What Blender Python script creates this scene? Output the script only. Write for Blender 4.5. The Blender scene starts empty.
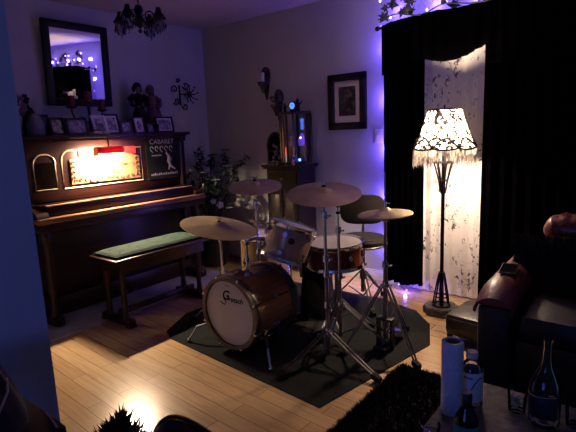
import bpy, bmesh, math, random
from mathutils import Vector, Matrix
random.seed(7)
PI = math.pi
SC = bpy.context.scene
COL = SC.collection

# ------------------------------------------------------------------ helpers
class MB:
    """collects shapes into one mesh"""
    def __init__(s): s.bm = bmesh.new()
    def _xf(s, vs, M):
        for v in vs: v.co = M @ v.co
    def box(s, c, d, rot=(0, 0, 0), bev=0.0):
        r = bmesh.ops.create_cube(s.bm, size=1.0)
        vs = r['verts']
        for v in vs: v.co = Vector((v.co.x*d[0], v.co.y*d[1], v.co.z*d[2]))
        if bev > 0:
            es = list({e for v in vs for e in v.link_edges})
            b = bmesh.ops.bevel(s.bm, geom=es, offset=bev, segments=2, affect='EDGES', profile=0.5)
            vs = list({v for f in b['faces'] for v in f.verts} | {v for v in vs if v.is_valid})
            seen = set(vs); st = list(vs)
            while st:
                v = st.pop()
                for e in v.link_edges:
                    o = e.other_vert(v)
                    if o not in seen: seen.add(o); st.append(o)
            vs = list(seen)
        R = Matrix.Rotation(rot[2], 4, 'Z') @ Matrix.Rotation(rot[1], 4, 'Y') @ Matrix.Rotation(rot[0], 4, 'X')
        s._xf(vs, Matrix.Translation(c) @ R)
        return s
    def rng(s, a, b, bev=0.0):
        c = [(a[i]+b[i])/2 for i in range(3)]; d = [abs(b[i]-a[i]) for i in range(3)]
        return s.box(c, d, bev=bev)
    def cyl(s, p1, p2, r1, r2=None, seg=16, cap=True):
        if r2 is None: r2 = r1
        p1, p2 = Vector(p1), Vector(p2); ax = p2-p1; L = ax.length
        q = ax.to_track_quat('Z', 'Y').to_matrix().to_4x4()
        M = Matrix.Translation((p1+p2)/2) @ q
        bmesh.ops.create_cone(s.bm, cap_ends=cap, cap_tris=False, segments=seg, radius1=r1, radius2=max(r2, 1e-5), depth=L, matrix=M)
        return s
    def sph(s, c, r, sc=(1, 1, 1), u=14, v=9, rot=None):
        M = Matrix.Translation(c)
        if rot: M = M @ Matrix.Rotation(rot[2], 4, 'Z') @ Matrix.Rotation(rot[1], 4, 'Y') @ Matrix.Rotation(rot[0], 4, 'X')
        M = M @ Matrix.Diagonal((sc[0], sc[1], sc[2], 1))
        bmesh.ops.create_uvsphere(s.bm, u_segments=u, v_segments=v, radius=r, matrix=M)
        return s
    def lathe(s, prof, c=(0, 0, 0), seg=28, M=None, close=False):
        """prof: (r,z) list, revolved about z; M places it"""
        M = M or Matrix.Translation(c)
        rings = []
        for r, z in prof:
            if r < 1e-6: rings.append([s.bm.verts.new(M @ Vector((0, 0, z)))])
            else: rings.append([s.bm.verts.new(M @ Vector((r*math.cos(2*PI*k/seg), r*math.sin(2*PI*k/seg), z))) for k in range(seg)])
        pairs = list(zip(rings, rings[1:]))
        if close: pairs.append((rings[-1], rings[0]))
        for a, b in pairs:
            for k in range(seg):
                k2 = (k+1) % seg
                if len(a) == 1 and len(b) == 1: continue
                if len(a) == 1: s.bm.faces.new((a[0], b[k2], b[k]))
                elif len(b) == 1: s.bm.faces.new((a[k], a[k2], b[0]))
                else: s.bm.faces.new((a[k], a[k2], b[k2], b[k]))
        return s
    def tube(s, pts, r, seg=8, closed=False):
        pts = [Vector(p) for p in pts]; n = len(pts); rings = []
        rr = r if isinstance(r, (list, tuple)) else [r]*n
        up = Vector((0, 0, 1))
        for i, p in enumerate(pts):
            a = pts[i-1] if (i > 0 or closed) else p
            b = pts[(i+1) % n] if (i < n-1 or closed) else p
            t = (b-a)
            if t.length < 1e-9: t = Vector((0, 0, 1))
            t.normalize()
            u = t.cross(up)
            if u.length < 1e-3: u = t.cross(Vector((1, 0, 0)))
            u.normalize(); w = u.cross(t)
            rings.append([s.bm.verts.new(p + (u*math.cos(2*PI*k/seg) + w*math.sin(2*PI*k/seg))*rr[i]) for k in range(seg)])
        m = n if closed else n-1
        for i in range(m):
            a, b = rings[i], rings[(i+1) % n]
            for k in range(seg): s.bm.faces.new((a[k], a[(k+1) % seg], b[(k+1) % seg], b[k]))
        if not closed:
            s.bm.faces.new(rings[0]); s.bm.faces.new(rings[-1][::-1])
        return s
    def prism(s, poly, v0, ex):
        """poly: list of 3d points, extruded by vector ex"""
        a = [s.bm.verts.new(Vector(p)+Vector(v0)) for p in poly]
        b = [s.bm.verts.new(Vector(p)+Vector(v0)+Vector(ex)) for p in poly]
        n = len(a)
        s.bm.faces.new(a); s.bm.faces.new(b[::-1])
        for i in range(n): s.bm.faces.new((a[i], b[i], b[(i+1) % n], a[(i+1) % n]))
        return s
    def sheet(s, f, nu, nv, thick=0.0, closed_u=False):
        """f(u,v)->point grid; thick adds a second skin along +y-ish normal"""
        g = [[s.bm.verts.new(Vector(f(i/nu, j/nv))) for j in range(nv+1)] for i in range(nu+(0 if closed_u else 1))]
        N = len(g)
        for i in range(nu):
            for j in range(nv):
                s.bm.faces.new((g[i][j], g[(i+1) % N][j], g[(i+1) % N][j+1], g[i][j+1]))
        return s
    def done(s, solid=0.0):
        bmesh.ops.recalc_face_normals(s.bm, faces=s.bm.faces)
        return s.bm

def obj(name, mb, m, parent=None, loc=(0, 0, 0), rot=(0, 0, 0), ang=38, solid=0.0):
    bm = mb.done(); me = bpy.data.meshes.new(name); bm.to_mesh(me); bm.free()
    for p in me.polygons: p.use_smooth = True
    me.set_sharp_from_angle(angle=math.radians(ang))
    if isinstance(m, (list, tuple)):
        for q in m: me.materials.append(q)
    else: me.materials.append(m)
    o = bpy.data.objects.new(name, me); COL.objects.link(o)
    o.location = loc; o.rotation_euler = rot
    if parent: o.parent = parent
    if solid:
        md = o.modifiers.new('thickness', 'SOLIDIFY'); md.thickness = solid; md.offset = 0
    return o
def tag(o, label, cat, group=None):
    o['label'] = label; o['category'] = cat
    if group: o['group'] = group
    return o
def thing(name, label, cat, loc=(0, 0, 0), rot=(0, 0, 0), group=None):
    o = bpy.data.objects.new(name, None); COL.objects.link(o)
    o.empty_display_size = .05
    o.location = loc; o.rotation_euler = rot if isinstance(rot, (tuple, list)) else (0, 0, rot)
    return tag(o, label, cat, group)
def struct(name, mb, m, **k):
    o = obj(name, mb, m, **k); o['kind'] = 'structure'; return o
def plabel(o, s): o['label'] = s; return o
def dup(root, loc, rot, label, group=None):
    r = root.copy(); COL.objects.link(r); r.location = loc; r.rotation_euler = rot; r['label'] = label
    if group: r['group'] = group
    for ch in list(root.children):
        c = ch.copy(); COL.objects.link(c); c.parent = r
        for g in ch.children:
            d = g.copy(); COL.objects.link(d); d.parent = c
    return r
def text_obj(name, s, size, m, parent, loc, rot, shear=0.0, ext=0.0006, offset=0.0):
    cu = bpy.data.curves.new(name, 'FONT'); cu.body = s; cu.size = size; cu.shear = shear; cu.extrude = ext
    cu.align_x = 'CENTER'; cu.align_y = 'CENTER'; cu.offset = offset
    t = bpy.data.objects.new(name+'_tmp', cu); COL.objects.link(t)
    dg = bpy.context.evaluated_depsgraph_get()
    me = bpy.data.meshes.new_from_object(t.evaluated_get(dg)); me.name = name
    bpy.data.objects.remove(t); bpy.data.curves.remove(cu)
    me.materials.clear(); me.materials.append(m)
    o = bpy.data.objects.new(name, me); COL.objects.link(o); o.parent = parent; o.location = loc; o.rotation_euler = rot
    return o

# ------------------------------------------------------------------ materials
def newmat(name):
    m = bpy.data.materials.new(name); m.use_nodes = True
    nt = m.node_tree; b = nt.nodes['Principled BSDF']
    return m, nt, b
def pm(name, col, rough=.5, metal=0.0, var=.15, scale=12.0, bump=0.0, bscale=None, coat=0.0, sheen=0.0, stretch=(1, 1, 1), spec=None, trans=0.0, ior=1.45, alpha=1.0):
    m, nt, b = newmat(name)
    tc = nt.nodes.new('ShaderNodeTexCoord'); mp = nt.nodes.new('ShaderNodeMapping'); mp.inputs['Scale'].default_value = stretch
    nz = nt.nodes.new('ShaderNodeTexNoise'); nz.inputs['Scale'].default_value = scale; nz.inputs['Detail'].default_value = 4
    nt.links.new(tc.outputs['Object'], mp.inputs['Vector']); nt.links.new(mp.outputs['Vector'], nz.inputs['Vector'])
    rp = nt.nodes.new('ShaderNodeValToRGB'); nt.links.new(nz.outputs['Fac'], rp.inputs['Fac'])
    rp.color_ramp.elements[0].position = .3; rp.color_ramp.elements[1].position = .7
    rp.color_ramp.elements[0].color = tuple(c*(1-var) for c in col)+(1,); rp.color_ramp.elements[1].color = tuple(min(1, c*(1+var)) for c in col)+(1,)
    nt.links.new(rp.outputs['Color'], b.inputs['Base Color'])
    b.inputs['Roughness'].default_value = rough; b.inputs['Metallic'].default_value = metal
    b.inputs['Coat Weight'].default_value = coat; b.inputs['Coat Roughness'].default_value = .12
    if sheen: b.inputs['Sheen Weight'].default_value = sheen
    if spec is None: spec = .12 if (rough >= .75 and not metal) else .4
    if spec is not None: b.inputs['Specular IOR Level'].default_value = spec
    if trans: b.inputs['Transmission Weight'].default_value = trans; b.inputs['IOR'].default_value = ior
    if bump:
        n2 = nt.nodes.new('ShaderNodeTexNoise'); n2.inputs['Scale'].default_value = bscale or scale*4
        nt.links.new(mp.outputs['Vector'], n2.inputs['Vector'])
        bp = nt.nodes.new('ShaderNodeBump'); bp.inputs['Strength'].default_value = bump; bp.inputs['Distance'].default_value = .01
        nt.links.new(n2.outputs['Fac'], bp.inputs['Height']); nt.links.new(bp.outputs['Normal'], b.inputs['Normal'])
    return m
def emit(name, col, st):
    m, nt, b = newmat(name)
    b.inputs['Base Color'].default_value = tuple(col)+(1,)
    b.inputs['Emission Color'].default_value = tuple(col)+(1,); b.inputs['Emission Strength'].default_value = st
    return m
def glassy(name, col=(.9, .95, 1), mixf=.82, rough=.03):
    """thin clear glass: mostly transparent with a glossy skin"""
    m, nt, b = newmat(name)
    tr = nt.nodes.new('ShaderNodeBsdfTransparent'); tr.inputs['Color'].default_value = tuple(col)+(1,)
    gl = nt.nodes.new('ShaderNodeBsdfGlossy'); gl.inputs['Roughness'].default_value = rough; gl.inputs['Color'].default_value = (1, 1, 1, 1)
    fr = nt.nodes.new('ShaderNodeLayerWeight'); fr.inputs['Blend'].default_value = 1-mixf
    mx = nt.nodes.new('ShaderNodeMixShader')
    nt.links.new(fr.outputs['Fresnel'], mx.inputs['Fac']); nt.links.new(tr.outputs[0], mx.inputs[1]); nt.links.new(gl.outputs[0], mx.inputs[2])
    nt.links.new(mx.outputs[0], nt.nodes['Material Output'].inputs['Surface'])
    return m

def wood(name, c1, c2, rough=.35, axis=1, coat=.3, scale=3.0):
    m, nt, b = newmat(name)
    tc = nt.nodes.new('ShaderNodeTexCoord'); mp = nt.nodes.new('ShaderNodeMapping')
    s = [18, 18, 18]; s[axis] = 1.2; mp.inputs['Scale'].default_value = s
    nz = nt.nodes.new('ShaderNodeTexNoise'); nz.inputs['Scale'].default_value = scale; nz.inputs['Detail'].default_value = 6; nz.inputs['Distortion'].default_value = .4
    rp = nt.nodes.new('ShaderNodeValToRGB')
    rp.color_ramp.elements[0].position = .35; rp.color_ramp.elements[1].position = .68
    rp.color_ramp.elements[0].color = tuple(c1)+(1,); rp.color_ramp.elements[1].color = tuple(c2)+(1,)
    nt.links.new(tc.outputs['Object'], mp.inputs['Vector']); nt.links.new(mp.outputs['Vector'], nz.inputs['Vector'])
    nt.links.new(nz.outputs['Fac'], rp.inputs['Fac']); nt.links.new(rp.outputs['Color'], b.inputs['Base Color'])
    b.inputs['Roughness'].default_value = rough; b.inputs['Coat Weight'].default_value = coat; b.inputs['Coat Roughness'].default_value = .2; b.inputs['Specular IOR Level'].default_value = .3
    return m

M = {}
M['wall'] = pm('painted_wall', (.48, .49, .48), .85, var=.04, scale=3, bump=.15, bscale=90)
M['divider'] = pm('painted_divider', (.46, .46, .52), .85, var=.03, scale=3, bump=.1, bscale=90)
M['ceiling'] = pm('painted_ceiling', (.52, .47, .47), .9, var=.03, scale=3, bump=.2, bscale=120)
M['white_trim'] = pm('white_trim', (.7, .7, .72), .5, var=.03)
M['mahogany'] = wood('mahogany', (.011, .0028, .002), (.030, .0075, .0045), .36, 1, .08)
M['mahogany_v'] = wood('mahogany_upright', (.011, .0028, .002), (.030, .0075, .0045), .36, 2, .08)
M['walnut'] = wood('walnut', (.05, .022, .012), (.12, .055, .03), .38, 1, .3)
M['dark_wood'] = wood('dark_wood', (.018, .010, .008), (.045, .026, .018), .4, 2, .3)
M['cab_wood'] = wood('cabinet_wood', (.012, .009, .007), (.028, .021, .015), .8, 0, .0)
M['cab_wood'].node_tree.nodes['Principled BSDF'].inputs['Specular IOR Level'].default_value = .1
M['gilt'] = pm('gilt_line', (.62, .46, .26), .35, .6, var=.1)
M['fret'] = pm('fretwork_board', (.24, .115, .05), .5, var=.2, scale=20)
M['fret_dark'] = pm('fretwork_scroll', (.07, .025, .012), .5, var=.2)
M['red_felt'] = pm('red_felt', (.55, .02, .02), .9, var=.15, scale=60, bump=.3)
M['brass'] = pm('aged_brass', (.6, .4, .16), .3, 1, var=.15)
M['chrome'] = pm('chrome', (.55, .55, .56), .16, 1, var=.04)
M['dull_chrome'] = pm('dull_chrome', (.24, .225, .22), .3, 1, var=.1)
M['black_metal'] = pm('black_iron', (.012, .011, .013), .45, .4, var=.2)
M['black_plastic'] = pm('black_plastic', (.008, .008, .009), .55, var=.1, spec=.25)
M['rubber'] = pm('black_rubber', (.012, .012, .012), .8, var=.1)
M['black_cloth'] = pm('black_cloth', (.010, .009, .012), .95, var=.3, scale=30, bump=.4)
M['velvet'] = pm('black_velvet', (.0005, .0004, .0007), .95, var=.3, scale=8, spec=.0)
M['mat'] = pm('drum_mat', (.011, .012, .0125), .95, var=.2, scale=14, bump=.5, bscale=200)
M['shag'] = pm('shag_black', (.020, .018, .019), 1, var=.4, scale=60)
M['fur'] = pm('black_fur', (.008, .007, .009), .9, var=.4, scale=60)
M['green_cush'] = pm('green_cushion', (.027, .044, .034), .9, var=.15, scale=30, bump=.3)
M['head'] = pm('drum_head', (.44, .45, .50), .55, var=.03)
M['coated'] = pm('coated_head', (.30, .285, .27), .7, var=.04)
M['shell'] = wood('copper_maple_shell', (.26, .11, .05), (.40, .18, .085), .25, 1, .6)
M['shell_tom'] = wood('satin_tom_shell', (.32, .22, .17), (.44, .30, .22), .25, 2, .8)
M['hoop_wood'] = wood('hoop_wood', (.07, .05, .036), (.13, .095, .065), .4, 0, .3)
M['hoop_dark'] = pm('hoop_inlay', (.02, .013, .012), .4)
M['ink'] = pm('black_ink', (.007, .007, .007), .7, spec=.1)
M['throne'] = pm('throne_vinyl', (.016, .0135, .0125), .8, var=.12, scale=30, bump=.15)
M['leather'] = pm('oxblood_leather', (.12, .024, .021), .40, var=.25, scale=9, bump=.25, bscale=60, coat=.2)
M['brown_leather'] = pm('brown_leather', (.055, .022, .015), .4, var=.2, scale=9, bump=.2, bscale=70)
M['black_and_shaded_leather'] = pm('black_and_shaded_leather', (.013, .011, .012), .45, var=.2, scale=9, bump=.2, bscale=60)  # black pouf leather, also the oxblood sofa body with its shade in the colour
M['slate'] = pm('mottled_slate_top', (.075, .07, .075), .5, var=.75, scale=38, bump=.25, bscale=70)
M['paper'] = pm('paper_towel', (.62, .64, .74), .95, var=.04, scale=40, bump=.5, bscale=150)
M['card'] = pm('card_tube', (.28, .22, .17), .9)
M['glass'] = glassy('clear_glass', (.93, .95, .97), .80)
M['bottle_plastic'] = glassy('clear_plastic', (.86, .88, .92), .78, .08)
M['green_glass'] = glassy('green_glass', (.10, .30, .24), .75, .06)
M['white_label'] = pm('white_label', (.80, .78, .80), .7, var=.05)
M['navy_label'] = pm('navy_label', (.012, .013, .022), .6, var=.2)
M['green_label'] = pm('green_label', (.05, .22, .18), .6, var=.2)
M['liquid'] = glassy('drink', (.72, .68, .74), .85)
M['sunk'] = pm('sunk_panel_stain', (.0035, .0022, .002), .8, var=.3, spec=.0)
M['frost'] = glassy('smoky_shade_glass', (.62, .60, .64), .62, .15)
M['mirror'] = pm('mirror_silver', (.86, .86, .88), .02, 1, var=0)
M['frame_black'] = pm('black_frame', (.007, .006, .006), .5, var=.2, spec=.2)
M['frame_silver'] = pm('silver_frame', (.78, .75, .78), .5, .1, var=.1)
M['frame_wood'] = wood('frame_wood', (.03, .014, .01), (.07, .035, .022), .4, 1)
M['matboard'] = pm('mat_board', (.72, .66, .66), .9, var=.03)
M['candle_red'] = pm('dark_red_wax', (.13, .012, .010), .5, var=.1)
M['candle_white'] = pm('ivory_wax', (.6, .55, .48), .5, var=.05)
M['ceramic'] = pm('grey_ceramic', (.17, .165, .18), .4, var=.15, scale=20)
M['doll_black'] = pm('black_dress', (.010, .008, .010), .9, var=.3, scale=40)
M['doll_skin'] = pm('doll_skin', (.16, .10, .09), .6)
M['doll_pink'] = pm('faded_pink_dress', (.13, .07, .085), .85, var=.2, scale=40)
M['leaf'] = pm('dark_leaf', (.014, .022, .017), .5, var=.3)
M['petal'] = pm('white_petal', (.6, .6, .58), .7, var=.05)
M['grey_petal'] = pm('dusky_petal', (.10, .09, .115), .8, var=.2)
M['pot'] = pm('black_pot', (.012, .012, .014), .4)
M['runner'] = pm('pale_runner', (.34, .32, .33), .95, var=.2, scale=7, bump=.4, bscale=160)
M['phone'] = pm('phone_case', (.006, .006, .007), .6, spec=.0)
M['gold_cord'] = pm('gold_cord', (.5, .40, .26), .35, .6, var=.2)
M['plaque'] = pm('light_switch_plastic', (.72, .70, .64), .4, var=.02)

def picture_mat(name, cols, sc, seed):
    m, nt, b = newmat(name)
    tc = nt.nodes.new('ShaderNodeTexCoord'); mp = nt.nodes.new('ShaderNodeMapping'); mp.inputs['Location'].default_value = (seed, seed*.7, seed*1.3)
    nz = nt.nodes.new('ShaderNodeTexNoise'); nz.inputs['Scale'].default_value = sc; nz.inputs['Detail'].default_value = 5; nz.inputs['Distortion'].default_value = .8
    rp = nt.nodes.new('ShaderNodeValToRGB'); e = rp.color_ramp.elements
    e[0].position = .36; e[1].position = .66; e[0].color = cols[0]+(1,); e[1].color = cols[-1]+(1,)
    for i, c in enumerate(cols[1:-1]):
        q = e.new(.36+.3*(i+1)/(len(cols)-1)); q.color = c+(1,)
    nt.links.new(tc.outputs['Object'], mp.inputs[0]); nt.links.new(mp.outputs[0], nz.inputs['Vector']); nt.links.new(nz.outputs['Fac'], rp.inputs['Fac'])
    nt.links.new(rp.outputs['Color'], b.inputs['Base Color']); b.inputs['Roughness'].default_value = .25
    return m
M['photo_a'] = picture_mat('grey_portrait_print', [(.02, .018, .022), (.09, .075, .08), (.28, .25, .24)], 22, 3)
M['photo_b'] = picture_mat('dark_portrait_print', [(.012, .01, .012), (.05, .04, .045), (.16, .14, .13)], 18, 7)
M['photo_c'] = picture_mat('pale_print', [(.14, .12, .12), (.36, .32, .31), (.60, .54, .52)], 26, 11)
M['art_print'] = picture_mat('street_scene_print', [(.010, .010, .025), (.035, .03, .045), (.13, .10, .10)], 16, 5)

def floor_mat():
    m, nt, b = newmat('honey_laminate_planks')
    tc = nt.nodes.new('ShaderNodeTexCoord'); mp = nt.nodes.new('ShaderNodeMapping')
    mp.inputs['Rotation'].default_value = (0, 0, math.radians(3))
    br = nt.nodes.new('ShaderNodeTexBrick'); br.offset = .37; br.inputs['Scale'].default_value = 1
    br.inputs['Brick Width'].default_value = .95; br.inputs['Row Height'].default_value = .085
    br.inputs['Mortar Size'].default_value = .0016; br.inputs['Mortar Smooth'].default_value = .2; br.inputs['Bias'].default_value = 0
    br.inputs['Color1'].default_value = (.47, .295, .145, 1); br.inputs['Color2'].default_value = (.58, .385, .205, 1); br.inputs['Mortar'].default_value = (.16, .075, .03, 1)
    nt.links.new(tc.outputs['Object'], mp.inputs[0]); nt.links.new(mp.outputs[0], br.inputs['Vector'])
    m2 = nt.nodes.new('ShaderNodeMapping'); m2.inputs['Scale'].default_value = (1.6, 22, 1); nt.links.new(mp.outputs[0], m2.inputs[0])
    nz = nt.nodes.new('ShaderNodeTexNoise'); nz.inputs['Scale'].default_value = 2.2; nz.inputs['Detail'].default_value = 6; nz.inputs['Distortion'].default_value = 1.2
    nt.links.new(m2.outputs[0], nz.inputs['Vector'])
    rp = nt.nodes.new('ShaderNodeValToRGB'); rp.color_ramp.elements[0].position = .3; rp.color_ramp.elements[1].position = .6
    rp.color_ramp.elements[0].color = (.74, .68, .64, 1); rp.color_ramp.elements[1].color = (1, 1, 1, 1)
    nt.links.new(nz.outputs['Fac'], rp.inputs['Fac'])
    mx = nt.nodes.new('ShaderNodeMixRGB'); mx.blend_type = 'MULTIPLY'; mx.inputs['Fac'].default_value = .8
    nt.links.new(br.outputs['Color'], mx.inputs[1]); nt.links.new(rp.outputs['Color'], mx.inputs[2])
    nt.links.new(mx.outputs[0], b.inputs['Base Color'])
    b.inputs['Roughness'].default_value = .24; b.inputs['Coat Weight'].default_value = .7; b.inputs['Coat Roughness'].default_value = .10; b.inputs['Specular IOR Level'].default_value = .5
    bp = nt.nodes.new('ShaderNodeBump'); bp.inputs['Strength'].default_value = .08; bp.inputs['Distance'].default_value = .004
    nt.links.new(nz.outputs['Fac'], bp.inputs['Height']); nt.links.new(bp.outputs[0], b.inputs['Normal'])
    return m
M['floor'] = floor_mat()

def bronze():
    m, nt, b = newmat('hammered_bronze')
    tc = nt.nodes.new('ShaderNodeTexCoord'); ln = nt.nodes.new('ShaderNodeVectorMath'); ln.operation = 'LENGTH'
    mp = nt.nodes.new('ShaderNodeMapping'); mp.inputs['Scale'].default_value = (1, 1, 0)
    nt.links.new(tc.outputs['Object'], mp.inputs[0]); nt.links.new(mp.outputs[0], ln.inputs[0])
    nz = nt.nodes.new('ShaderNodeTexNoise'); nz.noise_dimensions = '1D'; nz.inputs['Scale'].default_value = 140; nz.inputs['Detail'].default_value = 2
    nt.links.new(ln.outputs['Value'], nz.inputs['W'])
    n3 = nt.nodes.new('ShaderNodeTexNoise'); n3.inputs['Scale'].default_value = 7; nt.links.new(tc.outputs['Object'], n3.inputs['Vector'])
    rp = nt.nodes.new('ShaderNodeValToRGB'); rp.color_ramp.elements[0].color = (.34, .24, .13, 1); rp.color_ramp.elements[1].color = (.52, .38, .21, 1)
    rp.color_ramp.elements[0].position = .3; rp.color_ramp.elements[1].position = .7
    nt.links.new(n3.outputs['Fac'], rp.inputs['Fac']); nt.links.new(rp.outputs[0], b.inputs['Base Color'])
    b.inputs['Metallic'].default_value = .45; b.inputs['Roughness'].default_value = .42
    bp = nt.nodes.new('ShaderNodeBump'); bp.inputs['Strength'].default_value = .35; bp.inputs['Distance'].default_value = .002
    nt.links.new(nz.outputs['Fac'], bp.inputs['Height']); nt.links.new(bp.outputs[0], b.inputs['Normal'])
    return m
M['bronze'] = bronze()

def sheer():
    m, nt, b = newmat('lace_sheer')
    tc = nt.nodes.new('ShaderNodeTexCoord')
    mp = nt.nodes.new('ShaderNodeMapping'); mp.inputs['Scale'].default_value = (1, 0, .55)
    nt.links.new(tc.outputs['Object'], mp.inputs[0])
    nz = nt.nodes.new('ShaderNodeTexNoise'); nz.inputs['Scale'].default_value = 34; nz.inputs['Detail'].default_value = 8; nz.inputs['Roughness'].default_value = .75; nz.inputs['Distortion'].default_value = .7
    nt.links.new(mp.outputs[0], nz.inputs['Vector'])
    n2 = nt.nodes.new('ShaderNodeTexNoise'); n2.inputs['Scale'].default_value = 5; nt.links.new(mp.outputs[0], n2.inputs['Vector'])
    ad = nt.nodes.new('ShaderNodeMath'); ad.operation = 'MULTIPLY_ADD'; ad.inputs[1].default_value = .30
    nt.links.new(n2.outputs['Fac'], ad.inputs[0]); nt.links.new(nz.outputs['Fac'], ad.inputs[2])
    rp = nt.nodes.new('ShaderNodeValToRGB'); rp.color_ramp.elements[0].position = .535; rp.color_ramp.elements[1].position = .575
    rp.color_ramp.elements[0].color = (.10, .08, .08, 1); rp.color_ramp.elements[1].color = (.86, .82, .80, 1)
    nt.links.new(ad.outputs[0], rp.inputs['Fac']); nt.links.new(rp.outputs[0], b.inputs['Base Color'])
    b.inputs['Roughness'].default_value = .8
    tl = nt.nodes.new('ShaderNodeBsdfTranslucent'); nt.links.new(rp.outputs[0], tl.inputs['Color'])
    mx = nt.nodes.new('ShaderNodeMixShader'); mx.inputs['Fac'].default_value = .25
    nt.links.new(b.outputs[0], mx.inputs[1]); nt.links.new(tl.outputs[0], mx.inputs[2]); nt.links.new(mx.outputs[0], nt.nodes['Material Output'].inputs['Surface'])
    return m
M['sheer'] = sheer()

def shade_mat():
    m, nt, b = newmat('damask_lamp_shade')
    tc = nt.nodes.new('ShaderNodeTexCoord')
    nz = nt.nodes.new('ShaderNodeTexNoise'); nz.inputs['Scale'].default_value = 24; nz.inputs['Detail'].default_value = 5; nz.inputs['Distortion'].default_value = 2.2
    nt.links.new(tc.outputs['Object'], nz.inputs['Vector'])
    rp = nt.nodes.new('ShaderNodeValToRGB'); rp.color_ramp.elements[0].position = .50; rp.color_ramp.elements[1].position = .52
    rp.color_ramp.elements[0].color = (.008, .006, .006, 1); rp.color_ramp.elements[1].color = (.9, .86, .78, 1)
    nt.links.new(nz.outputs['Fac'], rp.inputs['Fac'])
    df = nt.nodes.new('ShaderNodeBsdfDiffuse'); tl = nt.nodes.new('ShaderNodeBsdfTranslucent')
    nt.links.new(rp.outputs[0], df.inputs['Color']); nt.links.new(rp.outputs[0], tl.inputs['Color'])
    mx = nt.nodes.new('ShaderNodeMixShader'); mx.inputs['Fac'].default_value = .22
    nt.links.new(df.outputs[0], mx.inputs[1]); nt.links.new(tl.outputs[0], mx.inputs[2]); nt.links.new(mx.outputs[0], nt.nodes['Material Output'].inputs['Surface'])
    return m
M['shade'] = shade_mat()
M['led'] = emit('violet_led', (.22, .11, 1.0), 25)
M['led_dim'] = emit('violet_led_dim', (.28, .12, 1.0), 7)
M['warm_bulb'] = emit('warm_bulb', (1, .72, .50), 3200)
M['piano_bulb'] = emit('piano_lamp_bulb', (1, .77, .52), 3200)
M['cold_led'] = emit('blue_led', (.10, .22, 1.0), 5)
M['red_led'] = emit('red_glow', (1.0, .05, .02), 3)

def red_shade():
    m, nt, b = newmat('red_glass_shade')
    b.inputs['Base Color'].default_value = (.35, .012, .01, 1); b.inputs['Roughness'].default_value = .3
    tl = nt.nodes.new('ShaderNodeBsdfTranslucent'); tl.inputs['Color'].default_value = (.6, .02, .012, 1)
    mx = nt.nodes.new('ShaderNodeMixShader'); mx.inputs['Fac'].default_value = .18
    nt.links.new(b.outputs[0], mx.inputs[1]); nt.links.new(tl.outputs[0], mx.inputs[2]); nt.links.new(mx.outputs[0], nt.nodes['Material Output'].inputs['Surface'])
    return m
M['red_shade'] = red_shade()
# ------------------------------------------------------------------ setting
H = 2.42
struct('floor', MB().rng((-.1, -6.5, -.1), (6.5, .1, 0)), M['floor'])
struct('ceiling', MB().rng((-.1, -6.5, H), (6.5, .1, H+.1)), M['ceiling'])
struct('wall_left', MB().rng((-.1, -6.5, 0), (0, .1, H)), M['wall'])
struct('wall_back', MB().rng((0, 0, 0), (6.5, .1, H)), M['wall'])
struct('wall_divider', MB().prism([(0, -2.96, 0), (2.40, -2.96, 0), (2.06, -3.64, 0), (0, -3.64, 0)], (0, 0, 0), (0, 0, H)), M['divider'])
bb = MB(); bb.rng((.014, -.016, 0), (6.5, 0, .085), bev=.003); bb.rng((.014, -.012, .085), (6.5, 0, .10), bev=.003)
struct('baseboard_back', bb, M['white_trim'])
struct('baseboard_left', MB().rng((0, -2.95, 0), (.014, 0, .10), bev=.003), M['white_trim'])

# ------------------------------------------------------------------ upright piano (keyboard faces +x)
P0 = (0.03, -1.43, 0)
piano = thing('upright_piano', 'tall old dark mahogany upright piano with fretwork music panel, against the left wall', 'piano', P0)
def pl(a): return (a[0]-P0[0], a[1]-P0[1], a[2]-P0[2])
def prng(mb, a, b, bev=0): return mb.rng(pl(a), pl(b), bev)
m = MB(); prng(m, (.03, -2.14, .04), (.33, -.72, 1.31))
obj('case', m, M['mahogany'], piano)
for y in (-2.18, -.72):
    m = MB(); prng(m, (.03, y, 0), (.385, y+.04, 1.315), .004); obj('side_panel', m, M['mahogany_v'], piano)
m = MB(); prng(m, (.03, -2.225, 1.335), (.445, -.635, 1.362), .008); prng(m, (.03, -2.20, 1.315), (.415, -.66, 1.336), .006)
obj('top_lid', m, M['mahogany'], piano)
m = MB(); prng(m, (.31, -2.14, .865), (.352, -.72, 1.315), .003)
obj('upper_panel', m, M['mahogany'], piano)
# pilasters and corbels at both ends of the upper panel
for y in (-2.165, -.70):
    m = MB(); prng(m, (.34, y-.012, .87), (.385, y+.03, 1.28), .004); prng(m, (.34, y-.018, 1.28), (.405, y+.036, 1.318), .006)
    obj('pilaster', m, M['mahogany_v'], piano)
# frames of moulding: left small panel with rounded top-left corner, large centre panel, right panel
def arch_path(y0, y1, z0, z1, r, both=False):
    pts = [(y1, z0), (y0, z0), (y0, z1-r)]
    pts += [(y0+r-r*math.cos(t*PI/16), z1-r+r*math.sin(t*PI/16)) for t in range(1, 9)]
    if both:
        pts += [(y1-r+r*math.sin(t*PI/16), z1-r+r*math.cos(t*PI/16)) for t in range(0, 9)]
    else: pts += [(y1, z1)]
    return pts
for nm, a, lab in (('moulding', (-2.045, -1.885, .965, 1.225, .07, True), None), ('moulding', (-1.835, -1.13, .958, 1.245, .07, False), None), ('moulding', (-1.07, -.765, .955, 1.255, .02, True), None)):
    m = MB(); m.tube([pl((.354, y, z)) for y, z in arch_path(*a)], .0065, 6, closed=True); obj(nm, m, M['gilt'], piano)
m = MB(); prng(m, (.352, -2.04, .97), (.3545, -1.89, 1.165)); obj('sunk_panel', m, M['sunk'], piano)
m = MB(); prng(m, (.352, -1.065, .96), (.3545, -.77, 1.25)); obj('sunk_panel', m, M['sunk'], piano)
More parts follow.
